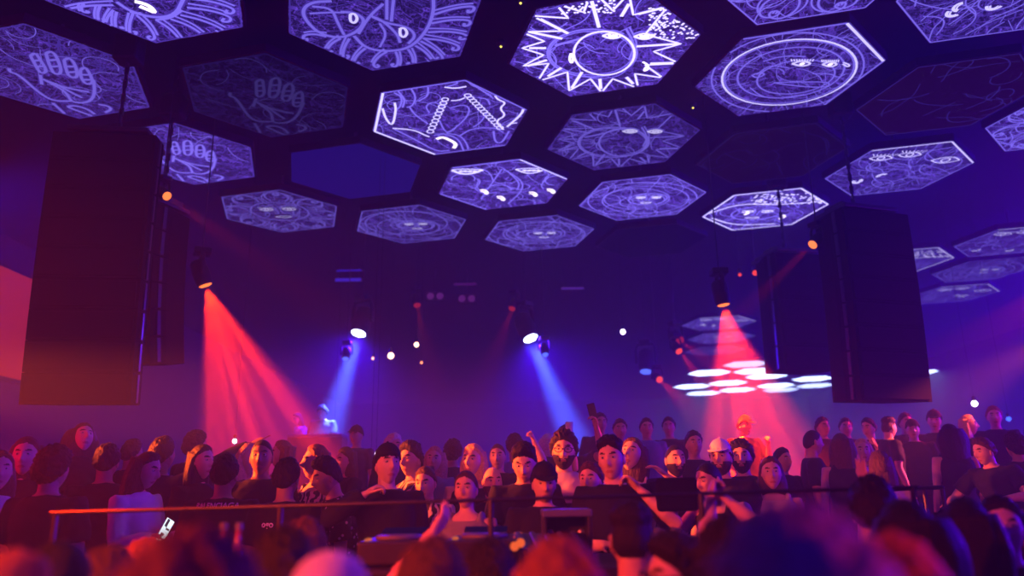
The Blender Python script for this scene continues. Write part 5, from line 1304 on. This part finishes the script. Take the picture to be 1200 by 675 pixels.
add('F9', 1168, 582, 3.1, 0, 'stand', -25, 'short', 'black', 'short', 'black', 'light', 'person at the right facing the camera with a blue lit face', FC)
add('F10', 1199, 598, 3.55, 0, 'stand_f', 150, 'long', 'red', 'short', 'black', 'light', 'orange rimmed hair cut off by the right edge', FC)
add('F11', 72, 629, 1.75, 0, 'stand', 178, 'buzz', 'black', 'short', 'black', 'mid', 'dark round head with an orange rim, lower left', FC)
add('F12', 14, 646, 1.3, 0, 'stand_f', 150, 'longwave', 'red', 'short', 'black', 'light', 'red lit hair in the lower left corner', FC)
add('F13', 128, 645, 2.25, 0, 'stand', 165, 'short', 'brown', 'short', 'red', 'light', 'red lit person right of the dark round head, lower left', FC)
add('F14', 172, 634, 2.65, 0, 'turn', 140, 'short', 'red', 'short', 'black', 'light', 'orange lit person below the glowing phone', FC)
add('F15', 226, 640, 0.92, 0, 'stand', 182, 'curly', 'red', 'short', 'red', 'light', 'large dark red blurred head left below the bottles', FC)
add('F16', 334, 619, 1.95, 0, 'turn', 150, 'short', 'black', 'short', 'black', 'light', 'dark head with an orange rim on its right side, below the booth at the left', FC)
add('F17', 388, 655, 1.38, 0, 'stand', 180, 'buzz', 'black', 'short', 'lilac', 'mid', 'blurred head in a pale lilac beanie at the bottom edge', FC, extra=('whitebeanie',))
add('F19', 358, 608, 2.75, 0, 'reachr', 180, 'short', 'brown', 'none', 'black', 'light', 'person reaching a bare arm up towards the booth, elbow glowing orange', FC)
add('F20', 507, 632, 1.75, 0, 'stand', 172, 'short', 'brown', 'short', 'black', 'light', 'round head with an orange red rim, right of the reaching arm', FC)
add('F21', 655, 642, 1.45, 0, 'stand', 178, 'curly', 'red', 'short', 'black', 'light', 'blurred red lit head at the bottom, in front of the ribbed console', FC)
add('F22', 574, 632, 2.35, 0, 'stand', 176, 'short', 'black', 'short', 'navy', 'mid', 'dark blue blurred head between the red ones at the bottom', FC)
add('F23', 912, 622, 2.5, 0, 'reach', 176, 'short', 'black', 'long', 'lilac', 'light', 'person mostly hidden, stretching a purple lit forearm up behind the glasses wearer', FC)
add('F25', 885, 608, 3.0, 0, 'heart', 175, 'short', 'black', 'none', 'black', 'light', 'hidden person whose two bare hands join above the dark heads, right of the DJ', FC)
add('F24', 1104, 600, 3.85, 0, 'armup', 178, 'short', 'black', 'long', 'blue', 'light', 'person hidden in the right crowd raising one blue lit arm', FC)

# things held up
def phone(p, d, n, label, on=True, size=1.0):
    d = Vector(d).normalized(); n = Vector(n); n = (n - d * n.dot(d)).normalized(); s = d.cross(n)
    M = Matrix((s, d, n)).transposed().to_4x4(); M.translation = Vector((0, 0, 0))
    t = thing('phone', label, 'phone', p)
    b = MB(); b.box((0, 0, 0), (.075 * size, .155 * size, .009), M=M, bev=.003); b.build('body', BLACK, t)
    b = MB(); b.box((0, 0, .0052), (.068 * size, .146 * size, .0015), M=M)
    b.build('screen', glow('phone light', (.75, .92, 1.0), 1.6) if on else GEAR, t)
    if on:
        b = MB()
        for x, y, w_, h in ((-.012, .045, .022, .05), (.014, .012, .03, .012), (-.004, -.03, .03, .016)): b.box((x * size, y * size, .0065), (w_ * size, h * size, .001), M=M)
        b.build('picture', glow('phone picture', (.03, .05, .10), .5), t)
    return t
hp, hd = hand_pos(PP['L1'], 'hold_f', -1)
c = hp + Vector((.0, -.03, .02))
phone(c, (.45, 0, .9), (-.25, -1, .25), 'brightly lit phone held low by the person in the white top', True, 1.0)
hp, hd = hand_pos(PP['C14'], 'phoneup', 1)
phone(hp + hd * .07, hd, (0, -1, .1), 'dark phone held up in the right blue beam', False)
hp, hd = hand_pos(PP['C12'], 'glass', 1)
t = thing('drinking_glass', 'tall drinking glass lifted above the crowd', 'glass', hp + Vector((0, -.02, -.03)))
b = MB(); b.lathe([(.028, 0), (.030, .004), (.036, .14), (.034, .14), (.028, .012), (.005, .010)], 18); b.build('tumbler', mat('glass tumbler', (.5, .5, .6), .05, spec=.8), t, True)
b = MB(); b.lathe([(.026, .012), (.031, .085), (.004, .086)], 16); b.build('drink', mat('drink', (.4, .2, .1), .2), t, True)
